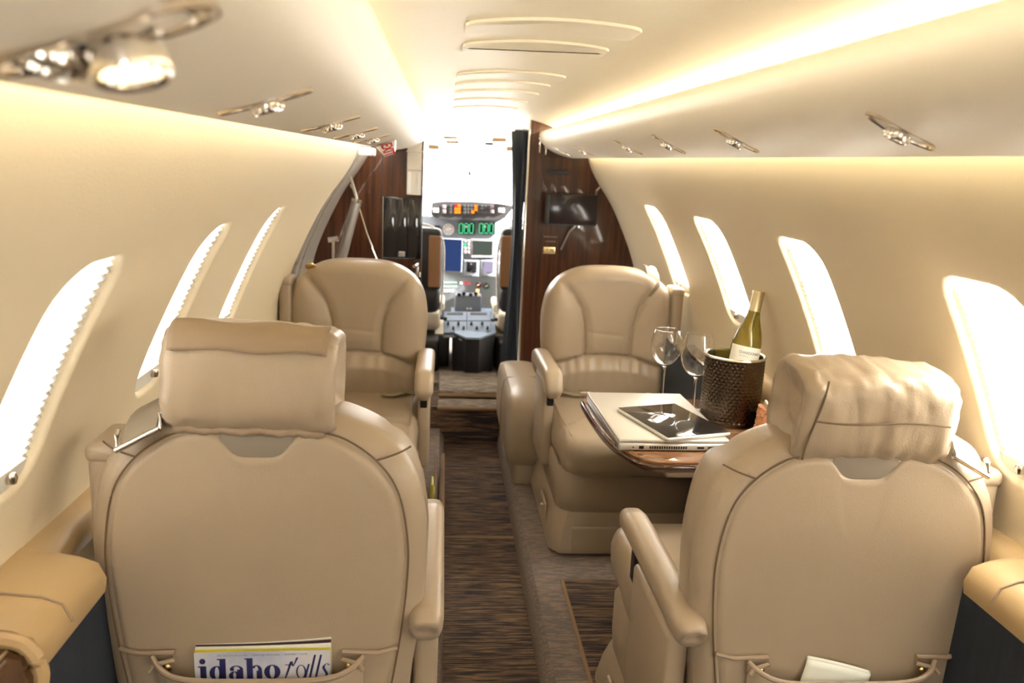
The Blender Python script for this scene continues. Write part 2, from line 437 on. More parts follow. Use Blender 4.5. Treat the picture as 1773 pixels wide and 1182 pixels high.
# ceiling panel, valances, cove strips
def cz(x): return 1.457-.55*x*x
xs = np.linspace(-.31, .31, 25)
r = [[(x, y, cz(x)) for x in xs]+[(x, y, cz(x)+.012) for x in xs[::-1]] for y in np.linspace(Y0, 4.0, 20)]
ceil = struct(obj('ceiling', loft(r), CEIL, angle=50))
pan = None
for (ya, yb, x0, x1) in ((1.26, 1.375, -.146, .115), (1.49, 1.60, -.146, .11), (1.99, 2.10, -.15, .105), (2.24, 2.34, -.15, .10), (2.52, 2.62, -.15, .10), (2.86, 2.96, -.15, .10), (3.26, 3.36, -.15, .10)):
    R = []
    o2 = rrect((x1-x0)/2, (yb-ya)/2, .02, 56); cx, cy = (x0+x1)/2, (ya+yb)/2
    for dz, k in ((.001, 1.0), (-.003, 1.0), (-.0042, .996), (-.0046, .985), (-.0046, .9)):
        R.append([(cx+p[0]-np.sign(p[0])*(1-k)*.1, cy+p[1]-np.sign(p[1])*(1-k)*.1, 0) for p in o2]); R[-1] = [(x, y, cz(x)+dz) for x, y, _ in R[-1]]
    p = obj('access_panel', loft(R), PANELM, ceil, angle=30)
VSEC = [(.41, 1.33), (.418, 1.290), (.412, 1.2805), (.395, 1.279), (.36, 1.284), (.315, 1.297), (.275, 1.318), (.247, 1.347), (.239, 1.370), (.244, 1.385), (.262, 1.392), (.30, 1.394), (.37, 1.396)]
VS = spline(VSEC, 48)
def valance_z(x): 
    m = VS[3:30]; i = np.argsort(m[:, 0]); return float(np.interp(x, m[i, 0], m[i, 1]))
for s, nm in ((-1, 'trim_3'), (1, 'trim_4')):
    r = [[(s*x, y, z) for x, z in VS] for y in np.linspace(Y0, YB, 24)]
    struct(obj(nm, loft(r, True, True), VAL, angle=50))
    r = [[(s*.345, y, 1.3965), (s*.345, y, 1.4)] for y in (Y0, YB)]
    c = thing('cove_light', 'warm cove light strip above the %s valance along the ceiling' % ('left' if s < 0 else 'right'), 'light', (s*.345, 0, 1.398))
    obj('light_strip', rbox((0, (Y0+YB)/2, .002), (.004, YB-Y0-.1, .010), 0), GLOWC, c, False)
    obj('channel', rbox((s*.008, (Y0+YB)/2, .004), (.008, YB-Y0-.1, .018), 0), WHITE, c, False)
    c = thing('wash_light', 'warm wash light strip behind the lower lip of the %s valance' % ('left' if s < 0 else 'right'), 'light', (s*.430, 0, 1.302))
    ye = YB if s > 0 else YDOOR
    obj('light_strip', rbox((0, (Y0+ye)/2, 0), (.006, ye-Y0-.1, .008), 0), GLOWW, c, False)
    obj('channel', rbox((-s*.005, (Y0+ye)/2, .003), (.004, ye-Y0-.1, .02), 0), WHITE, c, False)

# rear bulkhead behind the camera closes the cabin around an added daylight opening
outl = [(-x, z) for x, z in PS[::8]][::-1]+[(-.3, 1.42), (0, 1.46), (.3, 1.42)]+[(x, z) for x, z in PS[::8]]
bm = loft([[(x, Y0, z) for x, z in outl], [(x, Y0-.02, z) for x, z in outl]])
bm.free()
DX, DZ0, DZ1 = .20, .62, 1.10                        # invented opening in the unseen rear bulkhead, admits daylight to the cabin
for k, (xa_, xb_) in enumerate(((-.74, -DX), (DX, .74))):
    struct(obj('wall_rear_side', rbox(((xa_+xb_)/2, Y0-.01, .72), (xb_-xa_, .02, 1.46), 0), WALL, smooth=False))
struct(obj('wall_rear_top', rbox((0, Y0-.01, (DZ1+1.47)/2), (2*DX, .02, 1.47-DZ1), 0), WALL, smooth=False))
struct(obj('wall_rear_base', rbox((0, Y0-.01, DZ0/2), (2*DX, .02, DZ0), 0), WALL, smooth=False))


# ------------------------------------------------------------------ floor
r = []
def platform(s, x0, name, y1):
    sec = [(x0, 0), (x0+.004, .03), (x0+.015, .055), (x0+.035, .068), (x0+.06, .07), (.64, .07)]
    S = spline(sec, 24)
    return struct(obj(name, loft([[(s*x, y, z) for x, z in S] for y in np.linspace(Y0, y1, 14)], False), CARPS))
bm = rbox((0, (Y0+3.6)/2, -.015), (.5, 3.6-Y0, .03), 0)
floor = struct(obj('floor', bm, CARP, smooth=False))
platform(-1, .142, 'trim_5', 3.62); platform(1, .096, 'trim_6', 3.62)
obj('carpet_seam', tube([(-.142, 2.6, .001), (.10, 2.6, .001)], .006, 8, flat=(1, .5)), BIND, floor)
# bound carpet mat under the right seats
t = thing('carpet_mat', 'striped carpet mat with tan binding under the right front seat', 'carpet', (.40, 1.3, .071))
obj('pile', rbox((0, 0, .002), (.40, 1.75, .006), .002), CARP, t, False)
obj('binding', tube([(.20, .87, .003), (-.20, .87, .003), (-.20, -.87, .003), (.20, -.87, .003)], .006, 8, flat=(1, .7)), BIND, t)
# carpet steps to the cockpit
t = struct(obj('trim_7', rbox((-.035, 3.80, .085), (.50, .50, .17), .004), CARP))
obj('tread', rbox((-.03, 3.59, .172), (.295, .14, .016), .006), CARPL, t)
obj('tread', rbox((-.03, 3.86, .198), (.285, .38, .026), .008), CARPL, t)
obj('nosing', tube([(-.175, 3.668, .19), (.115, 3.668, .19)], .009, 8), BIND, t)
obj('nosing', tube([(-.178, 3.522, .172), (.118, 3.522, .172)], .009, 8), BIND, t)
struct(obj('trim_8', rbox((-.03, 4.6, .17), (1.1, 1.4, .03), 0), CARPL, smooth=False))
# left carpet kerb pocket with a snack
t = thing('kerb_pocket', 'carpeted kerb pocket with tan bound edges beside the left rear-facing seat', 'pocket', (-.155, 2.72, .0))
obj('front', rbox((.0, 0, .08), (.012, .52, .15), .005), CARPS, t)
obj('binding', tube([(.006, -.26, .01), (.006, -.26, .155), (.006, .26, .155), (.006, .26, .01)], .006, 8), BIND, t)
obj('binding', tube([(-.02, -.26, .01), (-.02, -.26, .15), (-.02, .26, .15), (-.02, .26, .01)], .006, 8), BIND, t)
t = thing('snack_packet', 'yellow and white snack packet tucked beside the left rear-facing seat', 'packet', (-.185, 2.60, .12))
pk = rbox((0, 0, .03), (.012, .08, .11), .005); obj('packet_body', pk, mat('packet_yellow', (.55, .50, .06), .3), t)
obj('packet_label', rbox((.007, -.005, .03), (.002, .05, .05), .001), WHITE, t)

# ------------------------------------------------------------------ front bulkheads
def bulk_outline(s, xin, off=0):
    pts = [(xin, .02), (xin, 1.44)]
    a = [(x+off, z+off*.4) for x, z in PS if z < 1.36]
    pts += [(.30, 1.45), (.42, 1.43)]+a[::10]
    return [(s*x, z) for x, z in pts]
def bulk(s, xin, name):
    o = bulk_outline(s, xin, .06)
    return struct(obj(name, loft([[(x, YB, z) for x, z in o], [(x, YB+.035, z) for x, z in o]]), WOOD, smooth=False))
b_r = bulk(1, .20, 'wall_front'); b_l = bulk(-1, .275, 'wall_front')
b_r.name = 'wall_front_right'; b_l.name = 'wall_front_left'
# edge trims at the opening
for s, x, h, nm in ((1, .195, b_r, 0), (-1, .272, b_l, 0)):
    obj('edge_strip', rbox((s*x, YB+.017, .74), (.010, .05, 1.40), .004), CHROME if s > 0 else WOOD, h)
# right bulkhead fittings
obj('panel_joint', rbox((.262, YB-.001, .73), (.003, .004, 1.30), 0), BLACK, b_r, False)
def flat_px(px, py, Y): return atY(px, py, Y)
def quad_box(x0, y0, x1, y1, Y, th, m, name, parent, r=.002):
    a, b = atY(x0, y0, Y), atY(x1, y1, Y)
    return obj(name, rbox(((a[0]+b[0])/2, Y+th/2, (a[2]+b[2])/2), (abs(b[0]-a[0]), th, abs(a[2]-b[2])), r), m, parent)
t = thing('cabin_monitor', 'dark flat cabin monitor on a thin arm on the right wooden bulkhead', 'monitor', (0, 0, 0))
a, b = atY(946, 334, 3.66), atY(1033, 392, 3.66); mc = ((a[0]+b[0])/2, 3.672, (a[2]+b[2])/2); t.location = mc
W_, H_ = abs(b[0]-a[0]), abs(a[2]-b[2])
obj('housing', rbox((0, 0, 0), (W_, .024, H_), .005), BLACK, t)
obj('screen', rbox((.006, -.0125, 0), (W_-.022, .003, H_-.012), .001), SCREEN, t)
obj('control_strip', rbox((-W_/2+.012, -.0125, 0), (.012, .003, H_-.014), .001), PEDG, t)
obj('arm', tube([(W_*.46, .0, H_*.5), (W_*.50, .05, H_*.62), (W_*.64, .06, H_*.88)], .004, 8), STEEL, t)
obj('arm', tube([(W_*.12, .02, -H_*.5), (W_*.02, .055, -H_*.75), (-W_*.12, .065, -H_*1.35)], .005, 8), STEEL, t)  # lower bar stands in for a reflection on the bulkhead
obj('joint', rbox((W_*.16, .0, -H_*.54), (.012, .02, .014), .003), CHROME, t)
t = thing('power_outlet', 'small brass power outlet plate on the right wooden bulkhead', 'outlet', tuple(atY(951, 433, YB-.002)))
obj('plate', rbox((0, 0, 0), (.056, .006, .030), .002), BRASS, t)
for dx in (-.013, .013):
    obj('socket', rbox((dx, -.003, 0), (.016, .003, .016), .001), mat('outlet_ivory', (.55, .45, .25), .5), t)
    for ddx in (-.003, .003): obj('slot', rbox((dx+ddx, -.0045, .001), (.0014, .002, .006), 0), BLACK, t, False)
t = thing('air_grille', 'narrow black air grille near the top of the right bulkhead', 'grille', tuple(atY(966, 298, YB-.002)))
obj('bezel', rbox((0, 0, 0), (.098, .006, .020), .003), BLACK, t)
for k in range(3): obj('slat', rbox((0, -.004, -.005+.005*k), (.088, .003, .002), 0), PEDG, t, False)
for k in range(2):
    p = atY(953, 410+8*k, YB-.001)
    t = text('placard_text', ('FASTEN SEAT BELT', 'NO SMOKING')[k], .0075, mat('placard_grey_%d' % k, (.45, .36, .30), .5), b_r, frame_mat(p, (1, 0, 0), (0, 0, 1), (0, -1, 0)))
for (px, py, hh) in ((935, 252, .06), (945, 262, .03)):
    p = atY(px, py, YB-.006)
    q = obj('hook', [tube([(p[0], p[1], p[2]+hh/2), (p[0], p[1]-.004, p[2]), (p[0], p[1], p[2]-hh/2)], .004, 8), rbox((p[0], p[1], p[2]+hh/2), (.014, .012, .010), .003)], CHROME, b_r)
# left bulkhead: recessed dark glass cabinet, seam, pale reflections built as a cream strip
p0, p1 = atY(664, 340, YB), atY(729, 448, YB)
t = thing('galley_cabinet', 'black glass fronted cabinet with chrome trim on the left wooden bulkhead', 'cabinet', ((p0[0]+p1[0])/2, YB-.012, (p0[2]+p1[2])/2))
cw, chh = abs(p1[0]-p0[0]), abs(p0[2]-p1[2])
obj('frame', rbox((0, .004, 0), (cw, .016, chh), .003), BLACKG, t)
for k in (-1, 0, 1): obj('glass_door', rbox((k*cw*.32, -.006, .0), (cw*.315, .006, chh*.94), .0006), BLACKG, t)
obj('chrome_edge', tube([(-cw/2, -.004, -chh/2), (-cw/2, -.004, chh/2)], .003, 6), CHROME, t)
obj('latch', rbox((.0, -.012, -chh*.42), (.03, .008, .022), .003), STEEL, t)
obj('panel_joint', rbox((float(atY(662, 300, YB)[0]), YB-.001, .73), (.004, .004, 1.30), 0), BLACK, b_l, False)
p0, p1 = atY(706, 240, YB), atY(729, 338, YB)
t = thing('painted_reflection', 'cream painted-reflection column with slim windows at the left cockpit opening', 'highlight', ((p0[0]+p1[0])/2, YB-.008, (p0[2]+p1[2])/2))
cw, chh = abs(p1[0]-p0[0]), abs(p0[2]-p1[2])
obj('post', rbox((0, 0, 0), (cw, .016, chh), .004), PALE, t)
obj('upper_band', rbox((0, -.008, chh*.28), (cw*1.15, .012, .006), .002), CHROME, t)
obj('lower_band', rbox((0, -.008, -chh*.05), (cw*1.05, .012, .005), .002), CHROME, t)
for k in (-1, 1): obj('pale_streak', rbox((k*cw*.34, -.009, -chh*.28), (cw*.22, .004, chh*.40), .002), WHITE, t)
t = thing('galley_tap', 'chrome tap fitting below the black glass cabinet', 'tap', tuple(atY(722, 462, YB-.05)))
obj('spout', tube([(0, .04, -.03), (0, .03, 0), (0, 0, .012), (-.012, -.03, .006)], .008, 10), CHROME, t)
obj('base', lathe([(0, -.05), (.016, -.05), (.016, -.03), (.010, -.026), (0, -.026)], 14, (0, .04, 0)), CHROME, t)
# door on the left, set back from the wall, with its struts
bm = loft([[wpt(-1, y, v, .032) for v in np.linspace(v_of_z(1.335), v_of_z(.05), 30)] for y in np.linspace(YDOOR-.05, YB+.02, 5)], False)
door = struct(obj('door_1', bm, DOORG))
for yy, off, rr in ((YDOOR+.28, .028, .010), (YDOOR+.46, .03, .006)):
    obj('door_seal', tube([wpt(-1, yy, v, off) for v in np.linspace(v_of_z(1.28), v_of_z(.5), 26)], rr, 8), mat('seal_grey_%d' % int(yy*100), (.30, .27, .24), .5), door)
obj('wall_lip', tube([wpt(-1, YDOOR, v, .012) for v in np.linspace(v_of_z(1.28), v_of_z(.3), 30)], .014, 8), WALL, wall_l)
a, b = atY(620, 255, 3.0), atY(647, 270, 3.0)
obj('door_handle', tube([wpt(-1, YDOOR+.16, v, .015) for v in np.linspace(v_of_z(1.16), v_of_z(1.10), 5)], .006, 8), CHROME, door)
obj('hinge_block', rbox(((a[0]+b[0])/2, 3.05, (a[2]+b[2])/2), (abs(a[0]-b[0]), .10, abs(a[2]-b[2])), .005), WHITE, door)
t = thing('door_strut', 'grey cylindrical gas strut leaning beside the left entry door', 'strut', tuple(atY(592, 445, 3.45)))
d = Vector(atY(617, 350, 3.45)-atY(592, 445, 3.45)); e = d*-.7
obj('cylinder', tube([e, d], .020, 14), STEEL, t); obj('end_cap', tube([d, d*1.06], .022, 14), CHROME, t)
obj('rod', tube([d*1.05, d+Vector((-.03, .05, .10))], .006, 8), CHROME, t)
t = thing('grab_rail', 'short chrome grab rail with a knob beside the entry door strut', 'rail', tuple(atY(577, 445, 3.4)))
d = Vector(atY(577, 416, 3.4)-atY(577, 445, 3.4))
obj('rod', tube([d*-1.5, d], .006, 10), CHROME, t); obj('knob', tube([d+Vector((-.02, 0, .0)), d+Vector((.02, 0, .008))], .011, 12), CHROME, t)
t = thing('door_cable', 'thin steel door cable running diagonally across the left bulkhead', 'cable', tuple(atY(650, 446, 3.7)))
pts = [Vector(atY(x, y, 3.7)-atY(650, 446, 3.7)) for x, y in ((608, 318), (622, 360), (636, 405), (645, 428), (652, 450))]
obj('cable_line', tube(pts, .004, 8), CHROME, t)
obj('ferrule', tube([pts[0], pts[1]*.15+pts[0]*.85], .008, 8), CHROME, t)
# exit sign
def valance_hit(px, py):
    d = ray(px, py); best = None; seg = VS[3:34]; s_ = 1 if d[0] > 0 else -1
    for (x0, z0), (x1, z1) in zip(seg[:-1], seg[1:]):
        A = np.array([[d[0], -(x1-x0)*s_], [d[2], -(z1-z0)]]); b_ = np.array([x0*s_-CAM[0], z0-CAM[2]])
        if abs(np.linalg.det(A)) < 1e-9: continue
        tt, u_ = np.linalg.solve(A, b_)
        if tt > 0 and 0 <= u_ <= 1 and (best is None or tt < best[0]): best = (tt, CAM+d*tt)
    return best[1] if best else None
h_ = [valance_hit(651, 254), valance_hit(682, 243)]; SY = min(float(p[1]) for p in h_ if p is not None)-.01
q = [Vector(atY(x, y, Yq)) for x, y, Yq in ((651, 255, SY), (684, 242, SY), (683, 266, SY+.03), (666, 271.5, SY+.03))]
t = thing('exit_sign', 'small white wedge shaped exit sign with red letters under the left valance', 'sign', tuple(q[0]))
back = [v+Vector((0, .07, .012)) for v in q]
obj('housing', loft([[v-q[0] for v in q], [v-q[0] for v in back]]), WHITE, t, False)
cc = (q[0]+q[1]+q[2]+q[3])/4-q[0]
xd = ((q[3]+q[2])/2-(q[0]+q[1])/2).normalized(); yd = (q[1]-q[0]).normalized(); zd = xd.cross(yd).normalized(); yd = zd.cross(xd)
text('sign_letters', 'EXIT', .045, RED, t, frame_mat(cc+zd*.002, xd, yd, zd), sx=.5, offset=.0008)
# curtain at the right of the cockpit opening
t = thing('cockpit_curtain', 'dark navy curtain gathered at the right side of the cockpit opening', 'curtain', (.165, YB+.07, .15))
rings = []
for k in range(24):
    z = 1.235*k/23; ring = []
    wv = .034+.012*math.sin(z*5+1)
    for j in range(28):
        a = 2*PI*j/28; rr = 1+.22*math.cos(6*a+z*1.5)
        ring.append((math.cos(a)*wv*rr*.85, math.sin(a)*.035*rr, z))
    rings.append(ring)
obj('curtain_cloth', loft(rings), NAVY, t)
obj('curtain_rail', tube([(-.03, 0, 1.24), (.05, 0, 1.24)], .006, 8), CHROME, t)

# ------------------------------------------------------------------ cockpit
def arch(y, hw, zt, zc, n=30, a0=-10):
    return [(hw*math.cos(math.radians(a)), y, zc+(zt-zc)*math.sin(math.radians(a))) for a in np.linspace(a0, 180-a0, n)]
bm = loft([arch(YB+.04, .62, 1.43, .75), arch(4.2, .60, 1.405, .75), arch(4.55, .58, 1.375, .74)], False)
shell = struct(obj('ceiling_cockpit', bm, PALE))
for (x0, y0, x1, y1) in ((768, 236, 792, 241), (773, 243, 794, 249), (742, 250, 760, 259), (852, 238, 876, 246), (877, 253, 892, 262)):
    a, b = atY(x0, y0, 4.3), atY(x1, y1, 4.3)
    obj('visor', rbox(((a[0]+b[0])/2, 4.3, (a[2]+b[2])/2), (abs(a[0]-b[0]), .02, abs(a[2]-b[2])), .003), mat('visor_tan', (.55, .36, .18), .6), shell)
a = atY(847, 249, 4.28); obj('overhead_switch', rbox(tuple(a), (.045, .02, .014), .002), PEDG, shell)
struct(obj('ceiling_bridge', loft([[(x, y, z) for x, z in ((-.62, 1.30), (-.45, 1.42), (-.2, 1.452), (0, 1.458), (.2, 1.452), (.45, 1.42), (.62, 1.30))] for y in (YB+.0, YB+.06)], False), CEIL))
# windshield: two panes, centre post, sill; lower side walls
for k, s in enumerate((-1, 1)):
    wroot = bpy.data.objects.new('window_%d' % (20+k), None); COL.objects.link(wroot); wroot['kind'] = 'structure'
    P4 = [(s*.02, 5.15, .92), (s*.56, 4.95, .92), (s*.50, 4.56, 1.30), (s*.02, 4.57, 1.37)]
    bm = bmesh.new(); bm.faces.new([bm.verts.new(p) for p in P4]); obj('pane', bm, PANE, wroot, False)
    obj('frame', tube([P4[0], P4[3], P4[2], P4[1]], .012, 8), PALE, wroot)
t = thing('standby_compass', 'tiny dark compass hanging at the windshield centre post', 'compass', tuple(atY(813, 300, 4.62)))
obj('case', lathe([(0, -.012), (.008, -.010), (.010, 0), (.006, .012), (0, .014)], 12), PEDG, t); obj('stem', tube([(0, 0, .01), (.002, .0, .03)], .003, 6), PEDG, t)
for s in (-1, 1):
    struct(obj('wall_cockpit', loft([[(s*.62, y, .1), (s*.63, y, .6), (s*.60, y, .88)] for y in (YB+.04, 5.0)], False), PALE))

PY = 4.72
def pp(px, py, dy=0): return atY(px, py, PY+dy)
pan0 = thing('instrument_panel', 'grey cockpit instrument panel with glareshield and displays beyond the pilot seats', 'panel', (.0, PY, .6))
def rel(p): return Vector(p)-Vector(pan0.location)
def pbox(x0, y0, x1, y1, dy, th, m, name, r=.002, parent=None):
    a, b = pp(x0, y0), pp(x1, y1); c = rel(((a[0]+b[0])/2, PY+dy, (a[2]+b[2])/2))
    return obj(name, rbox(c, (abs(a[0]-b[0]), th, abs(a[2]-b[2])), r), m, parent or pan0)
pbox(690, 372, 945, 560, .02, .03, PANG, 'panel_board')
ga = [(748, 351), (770, 348.5), (820, 349.5), (860, 352), (891, 357), (874, 378), (862, 381), (800, 381), (756, 378), (746, 372)]
ring = [rel(atY(x, y, PY-.03)) for x, y in ga]
obj('glareshield', loft([ring, [v+Vector((0, .05, .0)) for v in ring], [v*.98+Vector((0, .30, .01)) for v in ring]]), PEDG, pan0, False)
an = [(796-1, 356), (789.5, 356), (789.5, 361.5), (795, 361.5), (789.5, 367), (795, 367), (824, 357), (824, 362.5), (818.5, 367)]
for i, (x, y) in enumerate(an):
    c = rel(atY(x, y, PY-.034)); obj('annunciator_light', rbox(c, (.017, .006, .015), .001), REDL if i == 1 else AMB, pan0)
for x in range(762, 880, 6):
    for y in (357, 362.5, 368):
        if any(abs(x-a) < 5 and abs(y-b) < 4 for a, b in an) or not 776 < x < 850: continue
        c = rel(atY(x, y, PY-.033)); obj('annunciator_light', rbox(c, (.015, .005, .014), .001), PEDG, pan0)
for x0, x1 in ((750, 759), (863, 873)):
    a, b = atY(x0, 360, PY-.034), atY(x1, 368, PY-.034); obj('switch_light', rbox(rel(((a[0]+b[0])/2, PY-.034, (a[2]+b[2])/2)), (abs(a[0]-b[0]), .006, abs(a[2]-b[2])), .001), WHITE, pan0)
for x, y in ((769, 358), (769, 366), (852, 358), (852, 366)):
    obj('switch', rbox(rel(atY(x, y, PY-.034)), (.020, .006, .020), .001), mat('switch_mauve_%d_%d' % (x, y), (.25, .20, .22), .5), pan0)
# green engine displays
for x0, x1 in ((794, 822), (829, 856.5)):
    d = pbox(x0, 384, x1, 406, -.001, .012, BLACKG, 'display')
    k = 0
    for fx in (.16, .48, .8):
        a = pp(x0+(x1-x0)*fx, 387); b = pp(x0+(x1-x0)*fx, 402)
        for dx in (-.010, .010): obj('symbol', rbox(rel((a[0]+dx, PY-.009, (a[2]+b[2])/2)), (.0035, .002, abs(a[2]-b[2])*(.9 if k else 1)), 0), GRN, d, False)
        obj('symbol', rbox(rel((a[0], PY-.009, b[2]-.004)), (.022, .002, .004), 0), GRN, d, False)
        obj('symbol', rbox(rel((a[0], PY-.009, a[2]+.001)), (.014, .002, .0035), 0), GRN, d, False); k += 1
def gauge(px, py, r, face, tick, nm='gauge'):
    c = rel(pp(px, py)); ry = Matrix.Rotation(PI/2, 3, 'X')
    g = obj(nm, xf(xf(lathe([(0, .006), (r*.86, .006), (r*.92, .010), (r, .008), (r, 0)], 28), ry), loc=c+Vector((0, .002, 0))), face, pan0)
    for k in range(8):
        a = 2*PI*k/8; obj('tick', rbox(c+Vector((math.cos(a)*r*.7, -.007, math.sin(a)*r*.7)), (r*.14, .002, r*.14), 0), tick if k % 4 else REDL, g, False)
    obj('needle', tube([c+Vector((-r*.4, -.008, -r*.1)), c+Vector((r*.5, -.008, r*.2))], .0018, 6), WHITE, g)
gauge(776.5, 397, .032, mat('gauge_face', (.50, .50, .52), .4), mat('gauge_tick', (.10, .10, .12), .5))
gauge(828, 493, .017, BLACK, AMB); gauge(842, 495, .019, BLACK, GRN)
pbox(752, 390, 761, 402, -.001, .01, BLACK, 'display')
pbox(766, 412, 800, 471, -.003, .014, PANG, 'bezel'); pbox(768, 413.5, 798, 469.5, -.011, .004, BLU, 'display')
pbox(815, 413, 859, 446, -.003, .014, mat('mfd_bezel', (.26, .25, .27), .5), 'bezel'); pbox(819, 416, 852, 441.5, -.011, .004, GRYD, 'display')
for k in range(8): obj('bezel_key', rbox(rel(pp(818+4.3*k, 443.8))+Vector((0, -.011, 0)), (.009, .004, .007), .001), WHITE, pan0)
for x0, x1, dm, a, b in ((803, 829, BLACKG, 808, 825), (831, 857, LILD, 838, 853)):
    pbox(x0, 449, x1, 479, -.003, .014, PANG, 'bezel', .004); pbox(a, 452, b, 471, -.011, .004, dm, 'display')
    pbox((x0+x1)/2-2, 475, (x0+x1)/2+2, 478, -.011, .006, PEDG, 'knob')
for j in range(4):
    for i in range(2): obj('key', rbox(rel(pp(805+6*i, 417+6.4*j))+Vector((0, -.008, 0)), (.016, .006, .017), .002), GRN if (i, j) == (0, 1) else mat('key_%d%d' % (i, j), (.28, .24, .27), .5), pan0)
for k in range(7):
    for j in range(2): obj('breaker', rbox(rel(pp(769+3.4*k, 489+6.5*j))+Vector((0, -.006, 0)), (.007, .008, .008), .002), mat('brk%d%d' % (k, j), (.18, .33, .22), .5), pan0)
for k in range(4): obj('toggle', rbox(rel(pp(770+4.5*k, 503))+Vector((0, -.010, 0)), (.009, .016, .014), .003), WHITE, pan0)
for x, m_ in ((798, WHITE), (806, REDL), (812, REDL)): obj('indicator_light', rbox(rel(pp(x, 490))+Vector((0, -.006, 0)), (.012, .006, .012), .002), m_, pan0)
for x, y in ((866, 392), (872, 397), (866, 420), (866, 430), (864, 440), (862, 455)): obj('switch', rbox(rel(pp(x, y))+Vector((0, -.008, 0)), (.018, .008, .012), .003), WHITE if y != 430 else BLACK, pan0)

# centre pedestal (seen straight down the aisle)
ped = thing('centre_pedestal', 'blue-grey radio pedestal with black pointed base between the pilot seats', 'pedestal', (-.02, 4.15, .20))
def pr(p): return Vector(p)-Vector(ped.location)
zt0, zt1 = .395, .47
yn, yf = 4.06, 4.42
topo = [(-.115, yn+.05), (-.045, yn-.07), (.02, yn-.07), (.105, yn+.05), (.105, yf+.1), (-.115, yf+.1)]
rb = [pr((x*.92, y+.02, .185)) for x, y in topo]; rtp = [pr((x, y, .385+max(0, y-yn)*.12)) for x, y in topo]
obj('base', loft([rb, rtp]), BLACK, ped, False)
cap = [pr((x*1.03, y, .387+max(0, y-yn)*.12)) for x, y in topo]
obj('top_plate', loft([cap, [v+Vector((0, 0, .008)) for v in cap]]), PANB, ped, False)
def ptop(px, py):
    # point on the sloping pedestal top plane
    d = ray(px, py); n_ = np.array([0, -.62, 1.0]); p0_ = np.array([0, yn+.05, .402]); tt = ((p0_-CAM)@n_)/(d@n_); return CAM+d*tt
def pquad(x0, y0, x1, y1, th, m, name, lift=0):
    q4 = [pr(ptop(x, y)) for x, y in ((x0, y1), (x1, y1), (x1, y0), (x0, y0))]; nz = Vector((0, -.527, .85))
    return obj(name, loft([[v+nz*lift for v in q4], [v+nz*(lift+th) for v in q4]]), m, ped, False)
pquad(768, 540, 850, 584, .004, PEDG, 'rack', -.004)
for x0, x1 in ((769, 807.5), (809, 849)):
    pquad(x0, 541, x1, 556, .006, PANB, 'radio_unit'); pquad(x0+5, 542.5, x1-6, 546, .002, BLACK, 'radio_display', .006)
    pquad(x0, 557.5, x1, 577, .006, PANB, 'radio_unit')
    for k in range(4):
        c = pr(ptop(x0+7+(x1-x0-12)*k/3, 563+ (8 if k % 2 else 0)))
        obj('knob', tube([c+Vector((0, -.002, .004)), c+Vector((0, -.012, .020))], .006, 10), BLACK, ped)
c = pr(ptop(806, 588)); obj('handwheel', lathe([(0, 0), (.034, 0), (.036, .006), (.026, .012), (0, .012)], 24, c), STEEL, ped)
quad0 = pr(atY(790, 524, 4.5)); quad1 = pr(atY(830, 524, 4.5))
obj('throttle_quadrant', rbox((quad0+quad1)/2, (.145, .10, .10), .008), PANG, ped)
for x, y, m_ in ((795, 510, BLACK), (803, 508, BLACK), (815, 510, BLACK), (824, 508, BLACK), (827, 503, WARM)):
    c = pr(atY(x, y, 4.45)); obj('lever', [tube([c+Vector((0, .02, -.05)), c], .004, 6), rbox(c, (.020, .016, .018), .004)], m_, ped)
for x in (809.5, 815): obj('lamp', rbox(pr(atY(x, 534, 4.44)), (.012, .006, .010), .002), WHITE, ped)
for x0, x1, lab in ((-.205, -.124, 'left'), (.112, .18, 'right')):
    t = thing('side_console', 'black floor console beside the centre pedestal on the %s' % lab, 'console', ((x0+x1)/2, 4.42, .185))
    obj('body', rbox((0, 0, .085), (x1-x0, .40, .17), .01), BLACK, t); obj('top_trim', rbox((0, 0, .172), (x1-x0-.006, .38, .008), .003), SHEEP, t)
# pilot seats seen from behind
def pilot_seat(x0, x1, s, lab):
    a, b = atY(x0, 404, 4.15), atY(x1, 497, 4.15); cx = (a[0]+b[0])/2
    t = thing('pilot_chair', lab, 'seat', (cx-s*.10, 4.15, .185))
    hw = .135; zc = (a[2]+b[2])/2-.185; hz = (a[2]-b[2])/2
    obj('backrest', rbox((0, .05, zc), (hw*2, .09, hz*2+.05), .03), BLACK, t)
    obj('back_pad', rbox((s*(.10), -.003, zc-.005), (abs(a[0]-b[0]), .02, hz*2-.01), .008), BRN, t)
    o = [(s*(hw+.001), zc-hz-.15), (s*(hw+.012), zc-.02), (s*(hw+.002), zc+hz*.75), (s*(hw-.03), zc+hz+.01), (s*(hw-.06), zc+hz+.035), (s*(hw-.13), zc+hz+.045)]
    obj('piping', tube([(p[0], .05, p[1]) for p in spline(o, 20)], .005, 8), WHITE, t)
    obj('lower_back', rbox((0, .05, zc-hz-.07), (hw*1.96, .10, .14), .04), BLACK, t)
    obj('seat_cushion', rbox((0, .28, .24), (hw*2, .42, .10), .03), SHEEP, t)
    obj('seat_base', rbox((s*.02, .18, .085), (hw*1.7, .46, .17), .02), BLACK, t)
    obj('armrest', rbox((s*(hw+.005), .20, .32), (.035, .26, .045), .014), SHEEP, t)
    obj('lever', tube([(s*(hw+.005), .02, .27), (s*(hw+.03), .0, .27)], .009, 8), BLACK, t)
pilot_seat(743, 762, 1, 'black and brown pilot seat at the left of the cockpit')
pilot_seat(868, 889, -1, 'black and brown pilot seat at the right beside the curtain')

